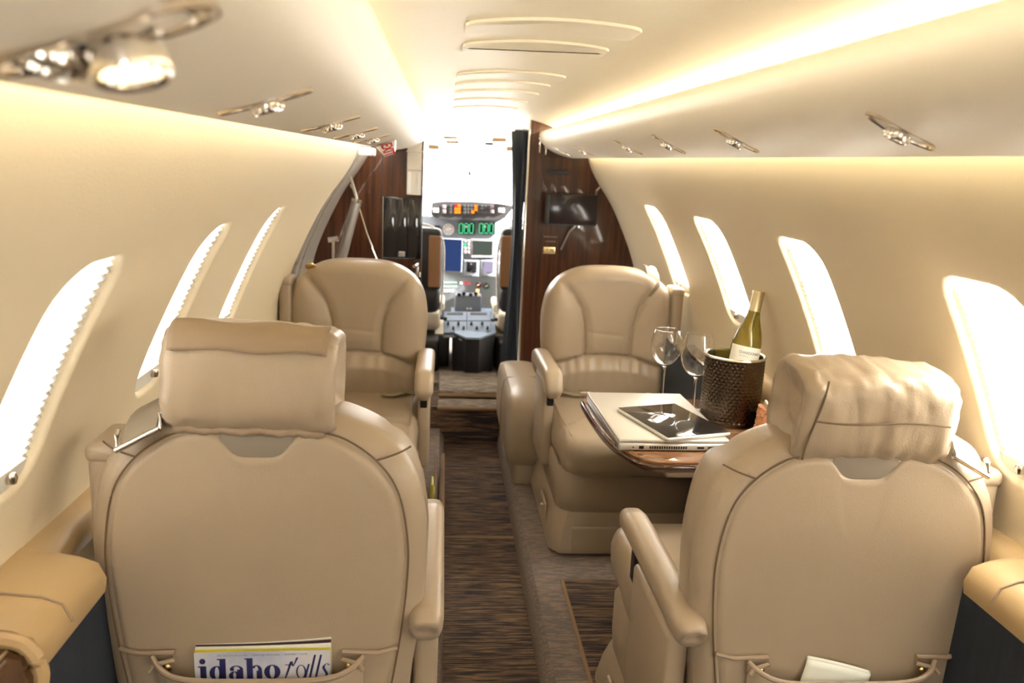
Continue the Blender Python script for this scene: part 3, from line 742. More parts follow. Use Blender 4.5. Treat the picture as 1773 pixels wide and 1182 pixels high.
# ------------------------------------------------------------------ cabin seats (local: x across, +y = facing direction, z up; y=0 rear face of the back)
def fn(x, z, sc, seed): return noise.noise(Vector((x*sc, z*sc, seed)))
BACK = sym([(0, .30), (.10, .30), (.175, .31), (.205, .40), (.218, .50), (.231, .60), (.236, .68), (.234, .74), (.221, .80), (.193, .846), (.148, .878), (.09, .897), (.0, .902)])
PANELR = sym([(0, .34), (.12, .345), (.165, .39), (.183, .47), (.197, .56), (.205, .64), (.206, .71), (.192, .785), (.163, .831), (.122, .862), (.085, .8735), (.060, .873), (.046, .862), (.034, .848), (.018, .842), (0, .841)])
BACKO = spline(BACK, 150, True); PANO = spline(PANELR, 190, True)
XS_Z = [(.56, .082), (.64, .083), (.70, .088), (.755, .104), (.80, .132), (.84, .168), (.875, .205), (.92, .25)]
def xseam(z): return float(np.interp(z, [a for a, _ in XS_Z], [b for _, b in XS_Z]))
def zlum(x): return .588-.55*x*x-.10*max(0, abs(x)-.09)

def front_h(x, z, d):
    th = .125
    e = max(0.0, 1-d/.045); y = th-.045*(1-math.sqrt(max(0, 1-e*e)))
    zl = zlum(x); xsv = xseam(z)
    if z > zl:
        g = min(abs(abs(x)-xsv), 9)
        y -= .010*math.exp(-(g/.0045)**2)
        if abs(x) < xsv: y += .010*min(1, (xsv-abs(x))/.03)*min(1, (z-zl)/.04)-.004
        else: y += .022*math.sin(PI*min(1, max(0, (abs(x)-xsv)/(.24-xsv+1e-6))))
        if abs(x) < xsv: y += .0015*fn(x, z, 20, 3)+.002*math.exp(-((z-.665-.1*x)/.006)**2)*-1
    else:
        q = zl-z; y += .026*min(1, q/.05)*math.exp(-(max(0, q-.10)/.14)**2)
        y += .0035*math.sin(x*150+4*fn(x, z, 8, 1))*math.exp(-q/.045)*min(1, q/.008)
    y -= .011*math.exp(-((z-zl)/.005)**2)
    return y
def rear_h(x, z, d):
    e = max(0.0, 1-d/.04); y = .035*(1-math.sqrt(max(0, 1-e*e)))
    # shoulder seam grooves and fine creases on the rim
    for s in (-1, 1):
        a = np.array([s*.155, .822]); b = np.array([s*.225, .86]); p = np.array([x, z]); ab = b-a
        tt = min(1, max(0, (p-a)@ab/(ab@ab))); dd = np.linalg.norm(p-a-ab*tt)
        y += .005*math.exp(-(dd/.0035)**2)
    y += .0008*math.sin(z*420+5*fn(x, z, 15, 2))*math.exp(-d/.03)*(1 if .45 < z < .82 else .2)
    return y
def panel_h(x, z, d):
    e = max(0.0, 1-d/.014); return -.004+.014*(1-math.sqrt(max(0, 1-e*e)))-.006*min(1, d/.10)

def headrest(t, sx, seed, tilt, roll, yoff=0):
    """rolled soft leather cushion with gathered ends"""
    L_, H2, D2 = (.198 if seed < 5 else .203), .073, .066; rings = []
    N = 40
    for i in range(-7, N+8):
        u = (min(max(i, 0), N)/N-.5)*2
        if i < 0: k = 1-(-i/7.)**1.6*.93; ox = (.016 if -i <= 2 else .016-.004*(-i-2))*min(1, -i/2.)
        elif i > N: k = 1-((i-N)/7.)**1.6*.93; ox = (.016 if i-N <= 2 else .016-.004*(i-N-2))*min(1, (i-N)/2.)
        else: k = 1; ox = 0
        x = u*L_/2+math.copysign(ox, u) if abs(u) > 1e-9 else 0
        ring = []
        for j in range(44):
            a = 2*PI*j/44; ca, sa = math.cos(a), math.sin(a)
            yy = D2*math.copysign(abs(ca)**.55, ca); zz = H2*math.copysign(abs(sa)**.6, sa)
            ed = max(0, (abs(u)-.75)/.25) if k == 1 else 1
            wr = 1+.05*noise.noise(Vector((u*2.2, ca*1.6+seed, sa*1.6)))+.03*noise.noise(Vector((u*6+seed, ca*2.4, sa*2.4)))
            wr -= .03*(1 if seed > 5 else .5)*max(0, 1-abs(noise.noise(Vector((u*2.5+sa*2+seed*3, ca*2-u, sa*1.3))))/.12)
            if k < 1: wr += .20*math.sin(a*9+seed)*(1-k)+.03*math.sin(a*13+seed*2)
            wr += .020*ed*math.sin(a*9+u*3+seed)
            ring.append((x, yy*k*wr, zz*k*wr-.004*abs(u)))
        rings.append(ring)
    M = Matrix.Translation((-.007 if seed < 5 else .005, .045+yoff, .945 if seed < 5 else .937))@Matrix.Rotation(math.radians(roll), 4, 'Y')@Matrix.Rotation(math.radians(tilt), 4, 'X')
    bm = loft(rings); bmesh.ops.transform(bm, matrix=M, verts=bm.verts)
    hr = obj('headrest', bm, LEA, t, angle=None)
    return hr, M

def strap(t, s, near):
    # shoulder strap lying over the wall-side shoulder with its metal guide
    x = s*.150
    base = [(x, .12, .80), (x, .115, .855), (x, .08, .893), (x, .03, .897), (x, .002, .886), (x+s*.002, -.012, .866)]
    if not near: base = base[:4]
    P_ = spline(base, 18); wd = .027
    tx = Vector((1, 0, -.55*s)).normalized() if near else Vector((1, 0, -.5*s)).normalized()
    rings = []
    for i, p in enumerate(P_):
        p = Vector(p); d_ = (Vector(P_[min(i+1, 17)])-Vector(P_[max(i-1, 0)])).normalized(); nn = tx.cross(d_).normalized()
        if near: nn = -nn if nn.y > .0 and False else nn
        rings.append([p+tx*wd+nn*.0035, p-tx*wd+nn*.0035, p-tx*wd-nn*.0025, p+tx*wd-nn*.0025])
    st = obj('harness_strap', loft(rings), mat('webbing_%s' % t.name, (.25, .20, .14), .75, bump=.5, bscale=600), t, angle=30)
    if near:
        e = Vector(P_[-1]); bar = [e+tx*.033+Vector((0, -.004, 0)), e-tx*.033+Vector((0, -.004, 0))]
        obj('buckle', [tube(bar, .0045, 10), tube([bar[0], bar[0]+Vector((0, .006, .020)), bar[0]+Vector((0, .012, .024))], .0035, 8), tube([bar[1], bar[1]+Vector((0, .006, .020)), bar[1]+Vector((0, .012, .024))], .0035, 8)], CHROME, st)
    else:
        obj('buckle', xf(lathe([(0, .006), (.012, .006), (.019, .002), (.020, -.004), (.010, -.006), (0, -.006)], 20), Matrix.Rotation(-.9, 3, 'X'), (s*.150, .075, .892)), CHROME if s < 0 else BRASS, st)

def arm(t, s, zt, ya, yb, hook, nm='armrest'):
    """padded arm of a seat: rounded bar along y that curls down at the front"""
    P_ = [(ya, zt-.10), (ya+.01, zt-.03), (ya+.05, zt-.006), ((ya+yb)/2, zt), (yb-.06, zt+.004), (yb-.015, zt-.018), (yb+.004, zt-.055), (yb-.004, zt-.088)] if hook else \
         [(ya, zt-.012), (ya+.02, zt), ((ya+yb)/2, zt+.004), (yb-.03, zt+.002), (yb-.005, zt-.015), (yb, zt-.045)]
    P_ = spline(P_, 60); P_ = P_[[0, 1, 3, 5]+list(range(7, 53, 2))[:22]+[54, 56, 58, 59]]; rings = []
    for i, p in enumerate(P_):
        d_ = P_[min(i+1, 29)]-P_[max(i-1, 0)]; d_ /= np.linalg.norm(d_); nn = np.array([-d_[1], d_[0]])
        ring = []
        o2 = rrect(.030 if hook else .026, .027 if hook else .024, .018, 24)
        e_ = min(i, 29-i); ew = (.06, .58, .84, .96)[e_] if e_ < 4 else 1
        for q in o2: ring.append((s*.237+q[0]*ew, p[0]+nn[0]*(q[1]*ew-.022), p[1]+nn[1]*(q[1]*ew-.022)))
        rings.append(ring)
    a = obj(nm, loft(rings), LEA, t, angle=None)
    obj('arm_support', [rbox((s*.237, (ya+yb)/2-.02, zt-.20), (.038, (yb-ya)*.55, .28), .012)], LEA, t)
    obj('arm_pivot', rbox((s*.237, ya+(yb-ya)*.80, zt-.085), (.022, .035, .07), .004), BLACK, a)
    return a

def seat(name, label, loc, rz, wall, near, seed, group=None):
    t = thing(name, label, 'seat', loc, rz)
    # base
    sb = obj('seat_base', loft([[(x*k, y*k2+.33, z) for x, y in rrect(.232, .30, .04, 40)] for z, k, k2 in ((.0795, 1.05, 1.06), (.095, 1.05, 1.06), (.16, 1.0, 1.0), (.20, .93, .95))]), LEA, t)
    obj('drawer_front', rbox((0, .646, .125), (.36, .012, .085), .006), LEA, sb)
    obj('drawer_pull', tube([(-.05, .655, .14), (-.045, .668, .141), (.015, .668, .141), (.02, .655, .14)], .004, 8), CHROME, sb)
    obj('skirt', loft([[(x*k, y*k+.33, z) for x, y in rrect(.225, .285, .06, 48)] for z, k in ((.19, .95), (.20, .98), (.25, 1.0), (.32, 1.0), (.335, .97))]), LEA, t)
    side = -wall
    for sgn, m_ in ((side, LEA),):
        obj('side_hatch', rbox((sgn*.240, .42, .135), (.010, .13, .075), .006), LEA, sb)
        obj('hatch_latch', tube([(sgn*.244, .44, .15), (sgn*.252, .44, .15)], .007, 10), CHROME, sb)
    # cushion
    rings = []
    for z, k, dy in ((.325, .93, 0), (.335, .985, 0), (.36, 1.01, .004), (.40, 1.015, .008), (.425, .995, .006), (.440, .95, .003), (.448, .88, 0), (.452, .6, 0), (.453, .2, 0)):
        rings.append([(x*k+.0, y*k+.36+dy+(.02 if y > .1 else 0)*k, z+(.012 if y > .15 else 0)*k) for x, y in rrect(.218, .295, .055, 64)])
    sc_ = obj('seat_cushion', loft(rings), LEA, t)
    for sx in (-1, 1): obj('cushion_piping', tube([(sx*.196, .10, .447), (sx*.200, .40, .449), (sx*.196, .62, .4555), (sx*.185, .655, .447)], .0022, 6), LEA2, sc_)
    # back: shell between the front and rear pads
    obj('backrest', pad(BACKO, front_h, (0, .62), rings=46, ext=[(.040, 0)], edge=.05, n_edge=14), LEA, t, angle=None)
    obj('back_shell', pad(BACKO, rear_h, (0, .62), rings=30, ext=[(.082, .004), (.045, .001)], edge=.05, n_edge=14), LEA, t, angle=None)
    if near:
        pb = obj('back_panel', pad(PANO, panel_h, (0, .60), rings=22, ext=[(.02, 0)], edge=.02, n_edge=10), LEA, t, angle=None)
        zz_ = [(p[0]*1.006, -.0012, p[1]+(.0015 if p[1] > .6 else 0)) for p in PANO if p[1] > .37]
        k0 = max(range(len(PANO)), key=lambda q: 0 if PANO[q][1] > .37 else 1)
        lo = [i_ for i_ in range(len(PANO)) if PANO[i_][1] <= .37]
        order = [(i_ % len(PANO)) for i_ in range(max(i2 for i2 in lo if i2 < len(PANO)//2)+1, min(i2 for i2 in lo if i2 > len(PANO)//2))]
        obj('panel_seam', tube([(PANO[i_][0]*1.012, -.0008, .6+(PANO[i_][1]-.6)*1.008) for i_ in order if not (abs(PANO[i_][0]) < .062 and PANO[i_][1] > .8)], .0014, 6), LEAD, pb)
        for sx in (-1, 1):
            obj('shoulder_seam', tube([(sx*(.163+.046*q), rear_h(sx*(.163+.046*q), .836+.016*q, .05*(1-q)+.012)-.0005, .836+.016*q) for q in np.linspace(0, 1, 10)], .0014, 6), LEAD, pb)
        obj('notch_lining', rbox((0, .002, .862), (.10, .006, .05), .002), GREYL, pb)
        pb_p = spline([(x, z) for x, z in PANELR if z > .36], 160)
        # pocket: proud scooped panel with rolled lip and gussets
        xs_ = np.linspace(-.148, .148, 33)
        def ptopz(x): return .519+.018*(abs(x)/.148)**6+.004*(x/.148)**2
        rows = []
        for q in np.linspace(0, 1, 12):
            rows.append([(x, -.012-.030*(1-(abs(x)/.150)**8)*min(1, .35+q), .36+(ptopz(x)-.36)*q) for x in xs_])
        rows.append([(x, p[1]+.004, p[2]+.002) for x, p in zip(xs_, rows[-1])]); rows.append([(x, p[1]+.006, p[2]-.02) for x, p in zip(xs_, rows[-2])])
        pk_ = obj('seat_pocket', loft(rows, False), LEA, t, angle=None)
        obj('pocket_lip', tube([(x, -.012-.0295*(1-(abs(x)/.150)**8), ptopz(x)) for x in xs_], .0042, 8), LEA2, pk_)
        for sx in (-1, 1):
            obj('pocket_gusset', tube([(sx*.196, -.004, .548), (sx*.17, -.012, .545), (sx*.118, -.014, .548), (sx*.117, -.017, .538), (sx*.142, -.024, .535), (sx*.149, -.028, .527)], .0035, 8), LEA2, pk_)
            obj('snap_stud', xf(lathe([(0, .003), (.004, .002), (.006, 0), (.006, -.003)], 12), Matrix.Rotation(PI/2, 3, 'X'), (sx*.128, -.019, .527)), BRASS, pk_)
        hr, M = headrest(t, 1, seed, -4 if seed < 5 else 8, 1.2 if seed < 5 else 2.0)
        if seed < 5:
            fl = []
            for q in np.linspace(0, 1, 10):
                a = 1.35-1.0*q
                fl.append([tuple(M@Vector((x, -math.copysign(abs(math.cos(PI-a))**.55, 1)*.0695, .077*math.sin(a)**.6+.002*math.sin(x*60+q*4)))) for x in np.linspace(-.103, .103, 24)])
            f_ = obj('headrest_flap', loft(fl, False), LEAF, hr, angle=None)
            sm = f_.modifiers.new('thick', 'SOLIDIFY'); sm.thickness = .003
        else:
            obj('headrest_seam', tube([tuple(M@Vector((-.100+.006*math.sin(q*30), -.0675, q))) for q in np.linspace(-.06, .066, 16)], .0016, 6), LEAD, hr)
            obj('headrest_seam', tube([tuple(M@Vector((x, -.0675+.002*math.sin(x*40), .004+.003*math.sin(x*25)))) for x in np.linspace(-.100, .100, 20)], .0016, 6), LEAD, hr)
        obj('headrest_gather', tube([tuple(M@Vector((x, -.040, -.072+.0015*math.sin(x*130)))) for x in np.linspace(-.10, .10, 40)], [.007+.001*math.sin(k*1.9) for k in range(40)], 10), LEA2, hr)
    if near or wall < 0: strap(t, wall, near)
    else: obj('belt_guide', xf(lathe([(0, .004), (.010, .005), (.017, .002), (.019, -.003), (.010, -.005), (0, -.005)], 20), Matrix.Rotation(.75, 3, 'X'), (wall*.158, .106, .876)), BRASS, t)
    if not near:
        for sx in (-1, 1):
            lb = obj('lap_belt', tube([(sx*.19, .13, .44), (sx*.16, .17, .462), (sx*.12, .21, .462), (sx*.09, .20, .464)], .018, 8, flat=(.9, .12)), mat('belt_%s%d' % (t.name, sx), (.36, .30, .20), .75), t)
            if sx > 0: obj('belt_buckle', rbox((sx*.085, .20, .470), (.04, .03, .012), .003), CHROME, lb)
    # aisle arm, and the wall-side folded arm panel
    arm(t, side, .605, -.03 if near else .06, .42 if near else .50, not near)
    spn = obj('side_panel', rbox((wall*(.222 if near else .24), .085, .60), (.044, .10, .46), .014), LEA, t)
    obj('side_panel_cap', rbox((wall*(.222 if near else .24), .085, .825), (.048, .106, .03), .012), LEA, spn)
    return t

s_nl = seat('cabin_armchair', 'tan leather armchair at near left, back turned, magazine in its pocket', (-.417, 1.1, 0), 0, -1, True, 1)
s_nr = seat('cabin_armchair', 'tan leather armchair at near right, back turned, white paper in its pocket', (.455, 1.1, 0), 0, 1, True, 6)
s_fl = seat('cabin_armchair', 'tan leather armchair at far left facing the camera beside the entry door', (-.455, 2.925, 0), PI, 1, False, 2)
s_fr = seat('cabin_armchair', 'tan leather armchair at far right facing the camera behind the table', (.425, 2.975, 0), PI, -1, False, 3)

s_nr.scale = (1, 1, .977)
# upholstered bench by the bulkhead on the right
t = thing('side_bench', 'brown leather upholstered bench between the far right seat and the bulkhead', 'bench', (.165, 3.22, .045))
R = []
for z, k in ((.10, .93), (.12, .99), (.18, 1.04), (.26, 1.05), (.31, 1.02), (.345, .95), (.36, .80), (.365, .4), (.366, .1)):
    R.append([(x*k, y*k, z) for x, y in rrect(.080, .34, .06, 56)])
obj('cushion', loft(R), LEA, t)
obj('seam', tube([(-.0845, -.02, .12), (-.0850, -.02, .25), (-.0825, -.02, .31), (-.076, -.02, .346), (-.062, -.02, .361), (.06, -.02, .3645)], .003, 6), LEA2, t)
obj('base', rbox((.01, .0, .05), (.12, .62, .12), .02), LEA, t)

t = thing('side_cabinet', 'small dark cabinet with wooden top between far right seat and wall', 'cabinet', (.695, 2.62, .40))
obj('body', rbox((0, 0, .11), (.055, .36, .22), .006), BLACK, t)
obj('wooden_top', rbox((0, 0, .235), (.062, .37, .028), .008), WOODB, t)
obj('cup_ring', xf(lathe([(.020, 0), (.024, .003), (.026, 0), (.023, -.003)], 24), loc=(0, -.08, .250)), NICKEL, t)

# ------------------------------------------------------------------ table and what stands on it
TZ = .62
t = thing('folding_table', 'polished walnut folding table between the two right seats', 'table', (.47, 1.93, 0))
T0 = Vector(t.location)
xa, xw, yn_, yf_ = .222, .722, 1.685, 2.20
xm = .452
le = [(xm, yn_+.012), (xa+.13, yn_+.004), (xa+.075, yn_+.014), (xa+.045, yn_+.05), (xa+.015, yn_+.16), (xa+.003, yn_+.30), (xa, yf_-.03), (xa+.012, yf_-.006), (xa+.04, yf_), (xm, yf_)]
def slab(out, m, name, zt, th, grow=0):
    n_ = len(out); c = np.mean(out, axis=0)
    rr = []
    for dz, g in ((-th, -.006), (-th+.004, -.001), (-.006, 0), (-.002, -.001), (0, -.005)):
        rr.append([(p[0]-T0.x-(p[0]-c[0])/np.linalg.norm(p-c)*-g, p[1]-T0.y-(p[1]-c[1])/np.linalg.norm(p-c)*-g, zt+dz) for p in out])
    return obj(name, loft(rr), m, t, angle=30)
LO = np.array(list(spline(le, 60)))
slab(LO, TWOOD, 'table_leaf', TZ, .026)
RO = np.array([(xm+.003, yn_+.012), (xw, yn_+.012), (xw, yf_), (xm+.003, yf_)])
slab(RO, TWOOD, 'table_leaf', TZ, .026)
eo = spline([(p[0], p[1]) for p in le], 60)
obj('edge_band', tube([(p[0]-T0.x, p[1]-T0.y, TZ-.016) for p in eo], .0085, 8, flat=(.5, 1)), WOODB, t)
obj('hinge', rbox((xm+.0015-T0.x, yn_+.012-T0.y, TZ-.018), (.006, .006, .022), .001), BLACK, t)
obj('table_support', rbox((.19, 0, .58), (.05, .30, .06), .01), LEDGE, t)
for i in (-.17, .17): obj('support_arm', rbox((.06, i, .575), (.36, .03, .03), .006), STEEL, t)

# laptop (closed, ports on the short edge that faces the camera)
lf, rf, lb, rb_ = atZ(1070, 783, TZ), atZ(1247, 778, TZ), atZ(1025, 697, TZ), atZ(1180, 697, TZ)
lc = Vector(((lf+rf+lb+rb_)/4)); lc.z = TZ+.0005
LW, LD = .262, .395
t = thing('laptop', 'closed silver laptop lying on the walnut table', 'laptop', tuple(lc), .02)
obj('base', rbox((0, 0, .0095), (LW, LD, .017), .005), SILV, t)
obj('lid', rbox((0, .002, .0225), (LW, LD-.004, .008), .003), SILV, t)
obj('hinge_side', rbox((-LW/2+.002, 0, .010), (.006, LD*.97, .014), .002), STEEL, t)
fy = -LD/2-.0006
for x0, wv, hv in ((-.098, .003, .003), (-.079, .011, .007), (.088, .02, .006), (.06, .016, .004), (.108, .022, .0025)):
    obj('port', rbox((x0, fy, .0095), (wv, .002, hv), 0), BLACK, t, False)
for k in range(16): obj('vent_slot', rbox((-.058+.0056*k, fy, .0095), (.003, .002, .006), 0), BLACK, t, False)
# tablet on the laptop
tf, tr, tb, tbr = atZ(1140, 764, TZ+.026), atZ(1243, 757, TZ+.026), atZ(1080, 711, TZ+.026), atZ(1190, 707, TZ+.026)
tc_ = Vector(((tf+tr+tb+tbr)/4)); tc_.z = TZ+.0275
ang = math.atan2((tr-tf)[1], (tr-tf)[0])
TABG = mat('tablet_glass', (.012, .013, .015), .03, coat=.5)
TWi, TLe = .172, .243
t = thing('tablet', 'black glass tablet with white rim on top of the laptop', 'tablet', tuple(tc_), ang+.06)
obj('back', rbox((0, 0, .0045), (TWi, TLe, .009), .004), TABW, t); obj('glass', rbox((0, 0, .0092), (TWi-.006, TLe-.006, .002), .0008), TABG, t)
obj('button', xf(lathe([(.003, 0), (.004, .0006), (.005, 0)], 14), loc=(0, -TLe/2+.012, .0102)), PEDG, t)

# wine glasses
def wine_glass(px, py, label, h=.212):
    b = Vector(atZ(px, py, TZ)); b.z = TZ+.0003
    t = thing('wine_glass', label, 'glass', tuple(b), 0, 'wine glasses on the table')
    oc = [(.036, 0), (.036, .0015), (.02, .004), (.006, .008), (.0035, .016), (.0032, .05), (.0034, .085), (.006, .094), (.018, .100), (.030, .112), (.040, .130), (.0435, .147), (.043, .163), (.039, .185), (.0335, h)]
    oc = spline(oc, 50)
    foot = [p for p in oc if p[1] < .094]; bowl = [p for p in oc if p[1] >= .090]
    obj('stem', lathe([(0, 0)]+list(map(tuple, foot))+[(0, .0945)], 36), GLASS, t)
    inner = [(max(r-.0011, .0), z+(.0012 if r < .02 else 0)) for r, z in bowl[::-1]]
    inner[-1] = (0, .0975)
    obj('bowl', lathe([(0, .0935)]+[tuple(p) for p in bowl]+inner, 44), GLASS, t)
wine_glass(1146, 690, 'clear wine glass standing behind the laptop, left of the pair', .198)
wine_glass(1199, 712, 'clear wine glass right of the pair, next to the hammered wine cooler')

# wine cooler with hammered surface, and the bottle in it
bc = Vector(atZ(1276, 741, TZ)); bc.y += .066; bc.z = TZ+.0005
BR, BH = .0765, .176
t = thing('wine_cooler', 'dark hammered metal wine cooler on the walnut table', 'cooler', tuple(bc))
rings = []; NZ, NA = 60, 150
rings.append([(0.0001*math.cos(2*PI*j/NA), .0001*math.sin(2*PI*j/NA), .002) for j in range(NA)])
for i in range(NZ+1):
    z = .002+(BH-.006)*i/NZ; ring = []
    for j in range(NA):
        a = 2*PI*j/NA; row = int(i/3); f_ = abs(math.sin(a*20+row*PI/2))*abs(math.sin((i % 3+.5)*PI/3))
        ring.append((math.cos(a)*(BR-.0028*f_*(i > 3)), math.sin(a)*(BR-.0028*f_*(i > 3)), z))
    rings.append(ring)
obj('body', loft(rings, True, False), BUCK, t)
obj('rim', lathe([(BR-.001, BH-.006), (BR+.002, BH-.003), (BR+.001, BH), (BR-.003, BH+.001), (BR-.006, BH-.001), (BR-.007, BH-.008)], 64), BUCKR, t)
obj('lining', lathe([(BR-.007, BH-.006), (BR-.008, .01), (.0, .008)], 64), BUCKI, t)
t = thing('wine_bottle', 'olive white-wine bottle with gold neck leaning in the cooler', 'bottle', (bc.x+.006, bc.y, TZ+.042))
t.rotation_euler = (math.radians(-4), math.radians(9), 0)
bp_ = [(0, 0), (.033, 0), (.037, .004), (.0375, .02), (.0375, .155), (.036, .172), (.031, .194), (.024, .214), (.0175, .234), (.0148, .250), (.0138, .262), (.0136, .292), (.0, .292)]
sp = list(map(tuple, bp_[:4]))+[tuple(p) for p in spline(bp_[4:12], 40)]+[(0, .292)]
obj('glass_body', lathe(sp, 48), BOTG, t)
obj('neck_foil', lathe([(.0155, .248), (.0150, .252), (.0147, .290), (.0153, .2905), (.0156, .2985), (.0148, .300), (0, .300)], 40), FOIL, t)
lr = []
for z in np.linspace(.078, .158, 6): lr.append([(math.cos(a)*.0379, math.sin(a)*.0379, z) for a in np.linspace(-PI*.98, -.08*PI, 30)])
obj('paper_label', loft(lr, False), LABEL, t)
th0 = -PI*.64
for k, ch in enumerate('CHARDONNAY'):
    a = th0+k*.165-.25; ca, sa = math.cos(a), math.sin(a)
    if a > -.15*PI: break
    text('label_letter', ch, .0098, INK, t, frame_mat((ca*.0381, sa*.0381, .142), (-sa, ca, 0), (0, 0, 1), (ca, sa, 0)), extrude=.0001)
for k in range(6):
    a = th0+k*.10-.2; ca, sa = math.cos(a), math.sin(a)
    text('label_letter', 'winery'[k], .0055, INK, t, frame_mat((ca*.0381, sa*.0381, .134), (-sa, ca, 0), (0, 0, 1), (ca, sa, 0)), extrude=.0001)
# crumpled snack bag beside the cooler
t = thing('snack_bag', 'crumpled shiny orange snack bag between the cooler and the near right headrest', 'bag', tuple(Vector(atZ(1319, 757, TZ))+Vector((0, 0, .001))))
R = []
for i in range(14):
    z = .075*i/13; R.append([(math.cos(a)*(.022-.010*i/13)*(1+.35*noise.noise(Vector((math.cos(a)*2, math.sin(a)*2, i*.7)))), math.sin(a)*.030*(1+.3*noise.noise(Vector((math.cos(a)*3, i*.5, 2)))), z) for a in np.linspace(0, 2*PI, 26, endpoint=False)])
obj('bag_body', loft(R), mat('bag_foil', (.75, .36, .20), .22, .0), t, False)
obj('bag_crimp', xf(rbox((0, 0, .082), (.006, .06, .016), .002), Matrix.Rotation(.3, 3, 'X')), mat('bag_crimp', (.85, .74, .66), .25, .1), t)

# ------------------------------------------------------------------ magazine and paper in the seat pockets
mg = Vector((s_nl.location.x+.010, 1.1-.0285, .40))
t = thing('magazine', 'folded magazine with large navy title in the near left seat pocket', 'magazine', tuple(mg))
t.rotation_euler = (math.radians(-2), math.radians(-1.2), 0)
MW, MH = .190, .155
cov = ramp_mat('magazine_cover', [(.3, (.36, .42, .62)), (.5, (.60, .62, .72)), (.7, (.74, .70, .70))], 9, (1, 1, 1), .3)
obj('cover', rbox((0, 0, MH/2), (MW, .0016, MH), .0006), cov, t, False)
def page(dy, dz0, dz1, m, nm='page'):
    top = [(x, dy+.004*(x/MW)**2, MH+dz0+(dz1-dz0)*((x/MW+.5)**2.5)) for x in np.linspace(-MW/2, MW/2, 20)]
    a = [(x, y, .02) for x, y, z in top]
    return obj(nm, loft([a+top[::-1], [(p[0], p[1]+.0012, p[2]) for p in a+top[::-1]]]), m, t, False)
page(.0030, .002, .001, mat('page_yellow', (.70, .60, .06), .5)); page(.0050, .0035, .003, PAPER); page(.0072, .004, .006, PAPER); page(.0095, .006, .010, mat('page_dark', (.05, .02, .03), .4)); page(.0115, .006, .013, PAPER)
def ell(cx, cz, rx, rz, wx, wz, n_=28, a0=0, a1=360):
    """crescent bowl: outer ellipse with a narrower counter -> heavy sides, thin top and bottom"""
    bm = bmesh.new(); A = [math.radians(a0+(a1-a0)*k/n_) for k in range(n_+1)]
    o = [bm.verts.new((cx+rx*math.cos(a), -.0012, cz+rz*math.sin(a))) for a in A]; i_ = [bm.verts.new((cx+(rx-wx)*math.cos(a), -.0012, cz+(rz-wz)*math.sin(a))) for a in A]
    for k in range(n_): bm.faces.new((o[k], o[k+1], i_[k+1], i_[k]))
    return bm
def bar(x0, z0, x1, z1, sh=0):
    bm = bmesh.new(); bm.faces.new([bm.verts.new(p) for p in ((x0+sh*z0, -.0012, z0), (x1+sh*z0, -.0012, z0), (x1+sh*z1, -.0012, z1), (x0+sh*z1, -.0012, z1))]); return bm
def ital(pts, wds, sh=.28):
    r_ = spline(pts, 24); bm = bmesh.new(); L_ = []
    wv = np.interp(np.linspace(0, 1, 24), np.linspace(0, 1, len(wds)), wds)
    for k, p in enumerate(r_):
        L_.append((bm.verts.new((p[0]-wv[k]/2+sh*p[1], -.0012, p[1])), bm.verts.new((p[0]+wv[k]/2+sh*p[1], -.0012, p[1]))))
    for a, b in zip(L_[:-1], L_[1:]): bm.faces.new((a[0], a[1], b[1], b[0]))
    return bm
# letters: x-height 22 mm, ascender 34 mm
xh, asc, st = .022, .033, .0085
def letter(bms, x):
    bm = bms[0]
    for p in bms[1:]:
        tmp = bpy.data.meshes.new('t'); p.to_mesh(tmp); p.free(); bm.from_mesh(tmp); bpy.data.meshes.remove(tmp)
    xf(bm, loc=(x, 0, MH-.0425)); return new_obj('title_letter', bm, NAVYINK, t, False)
X = -MW/2+.006
letter([bar(.002, 0, .002+st, xh), bar(-.001, xh-.0018, .003, xh), bar(-.001, 0, .013, .0015), ell(.0055, .0295, .0042, .0042, .0042, .0042)], X)
letter([ell(.0105, .011, .0105, .0112, .0075, .0015), bar(.0145, 0, .0145+st, asc), bar(.011, asc-.0018, .015, asc), bar(.022, 0, .0255, .0015)], X+.0145)
letter([ell(.008, .0065, .0082, .0068, .0062, .0014), bar(.0115, 0, .0115+st, .016), ell(.0105, .0155, .0095, .0067, .0045, .0016, a0=0, a1=165), ell(.0045, .0165, .003, .003, .003, .003), bar(.019, 0, .0225, .0015)], X+.0415)
letter([bar(.002, 0, .002+st, asc), bar(-.001, asc-.0018, .003, asc), bar(-.001, 0, .0125, .0015), ell(.0155, .0135, .0078, .0088, .0052, .0018, a0=0, a1=150), bar(.0155, 0, .0233, .0135)], X+.0645)
letter([ell(.0115, .011, .0115, .0112, .008, .0014)], X+.0905)
letter([ital([(0, -.004), (.002, .012), (.004, .027), (.0075, .0190), (.011, .0325)], [.0012, .0032, .0034, .0015, .003], .22), bar(-.004, xh-.0012, .008, xh, .22)], X+.1195)
letter([ell(.010, .010, .0072, .0110, .0024, .0010), ital([(.0155, 0), (.0158, .011), (.0165, xh)], [.0026, .003, .0026], .22)], X+.1325)
letter([ital([(.002, 0), (.002, .015), (.0022, asc+.003)], [.0028, .0032, .0028], .22)], X+.1525)
letter([ital([(.002, 0), (.002, .015), (.0022, asc+.003)], [.0028, .0032, .0028], .22)], X+.1610)
letter([ital([(.002, .002), (.006, -.0004), (.010, .005), (.006, .0115), (.003, .0165), (.006, .0222), (.0105, .0195)], [.002, .0016, .0036, .0042, .0036, .0014, .003], .22)], X+.1675)
text('small_line', 'the best places to live  |  featuring adventure  |  business + home', .0048, mat('grey_ink', (.25, .26, .32), .6), t, frame_mat((0, -.0011, MH-.0045), (1, 0, 0), (0, 0, 1), (0, -1, 0)), extrude=.0001)

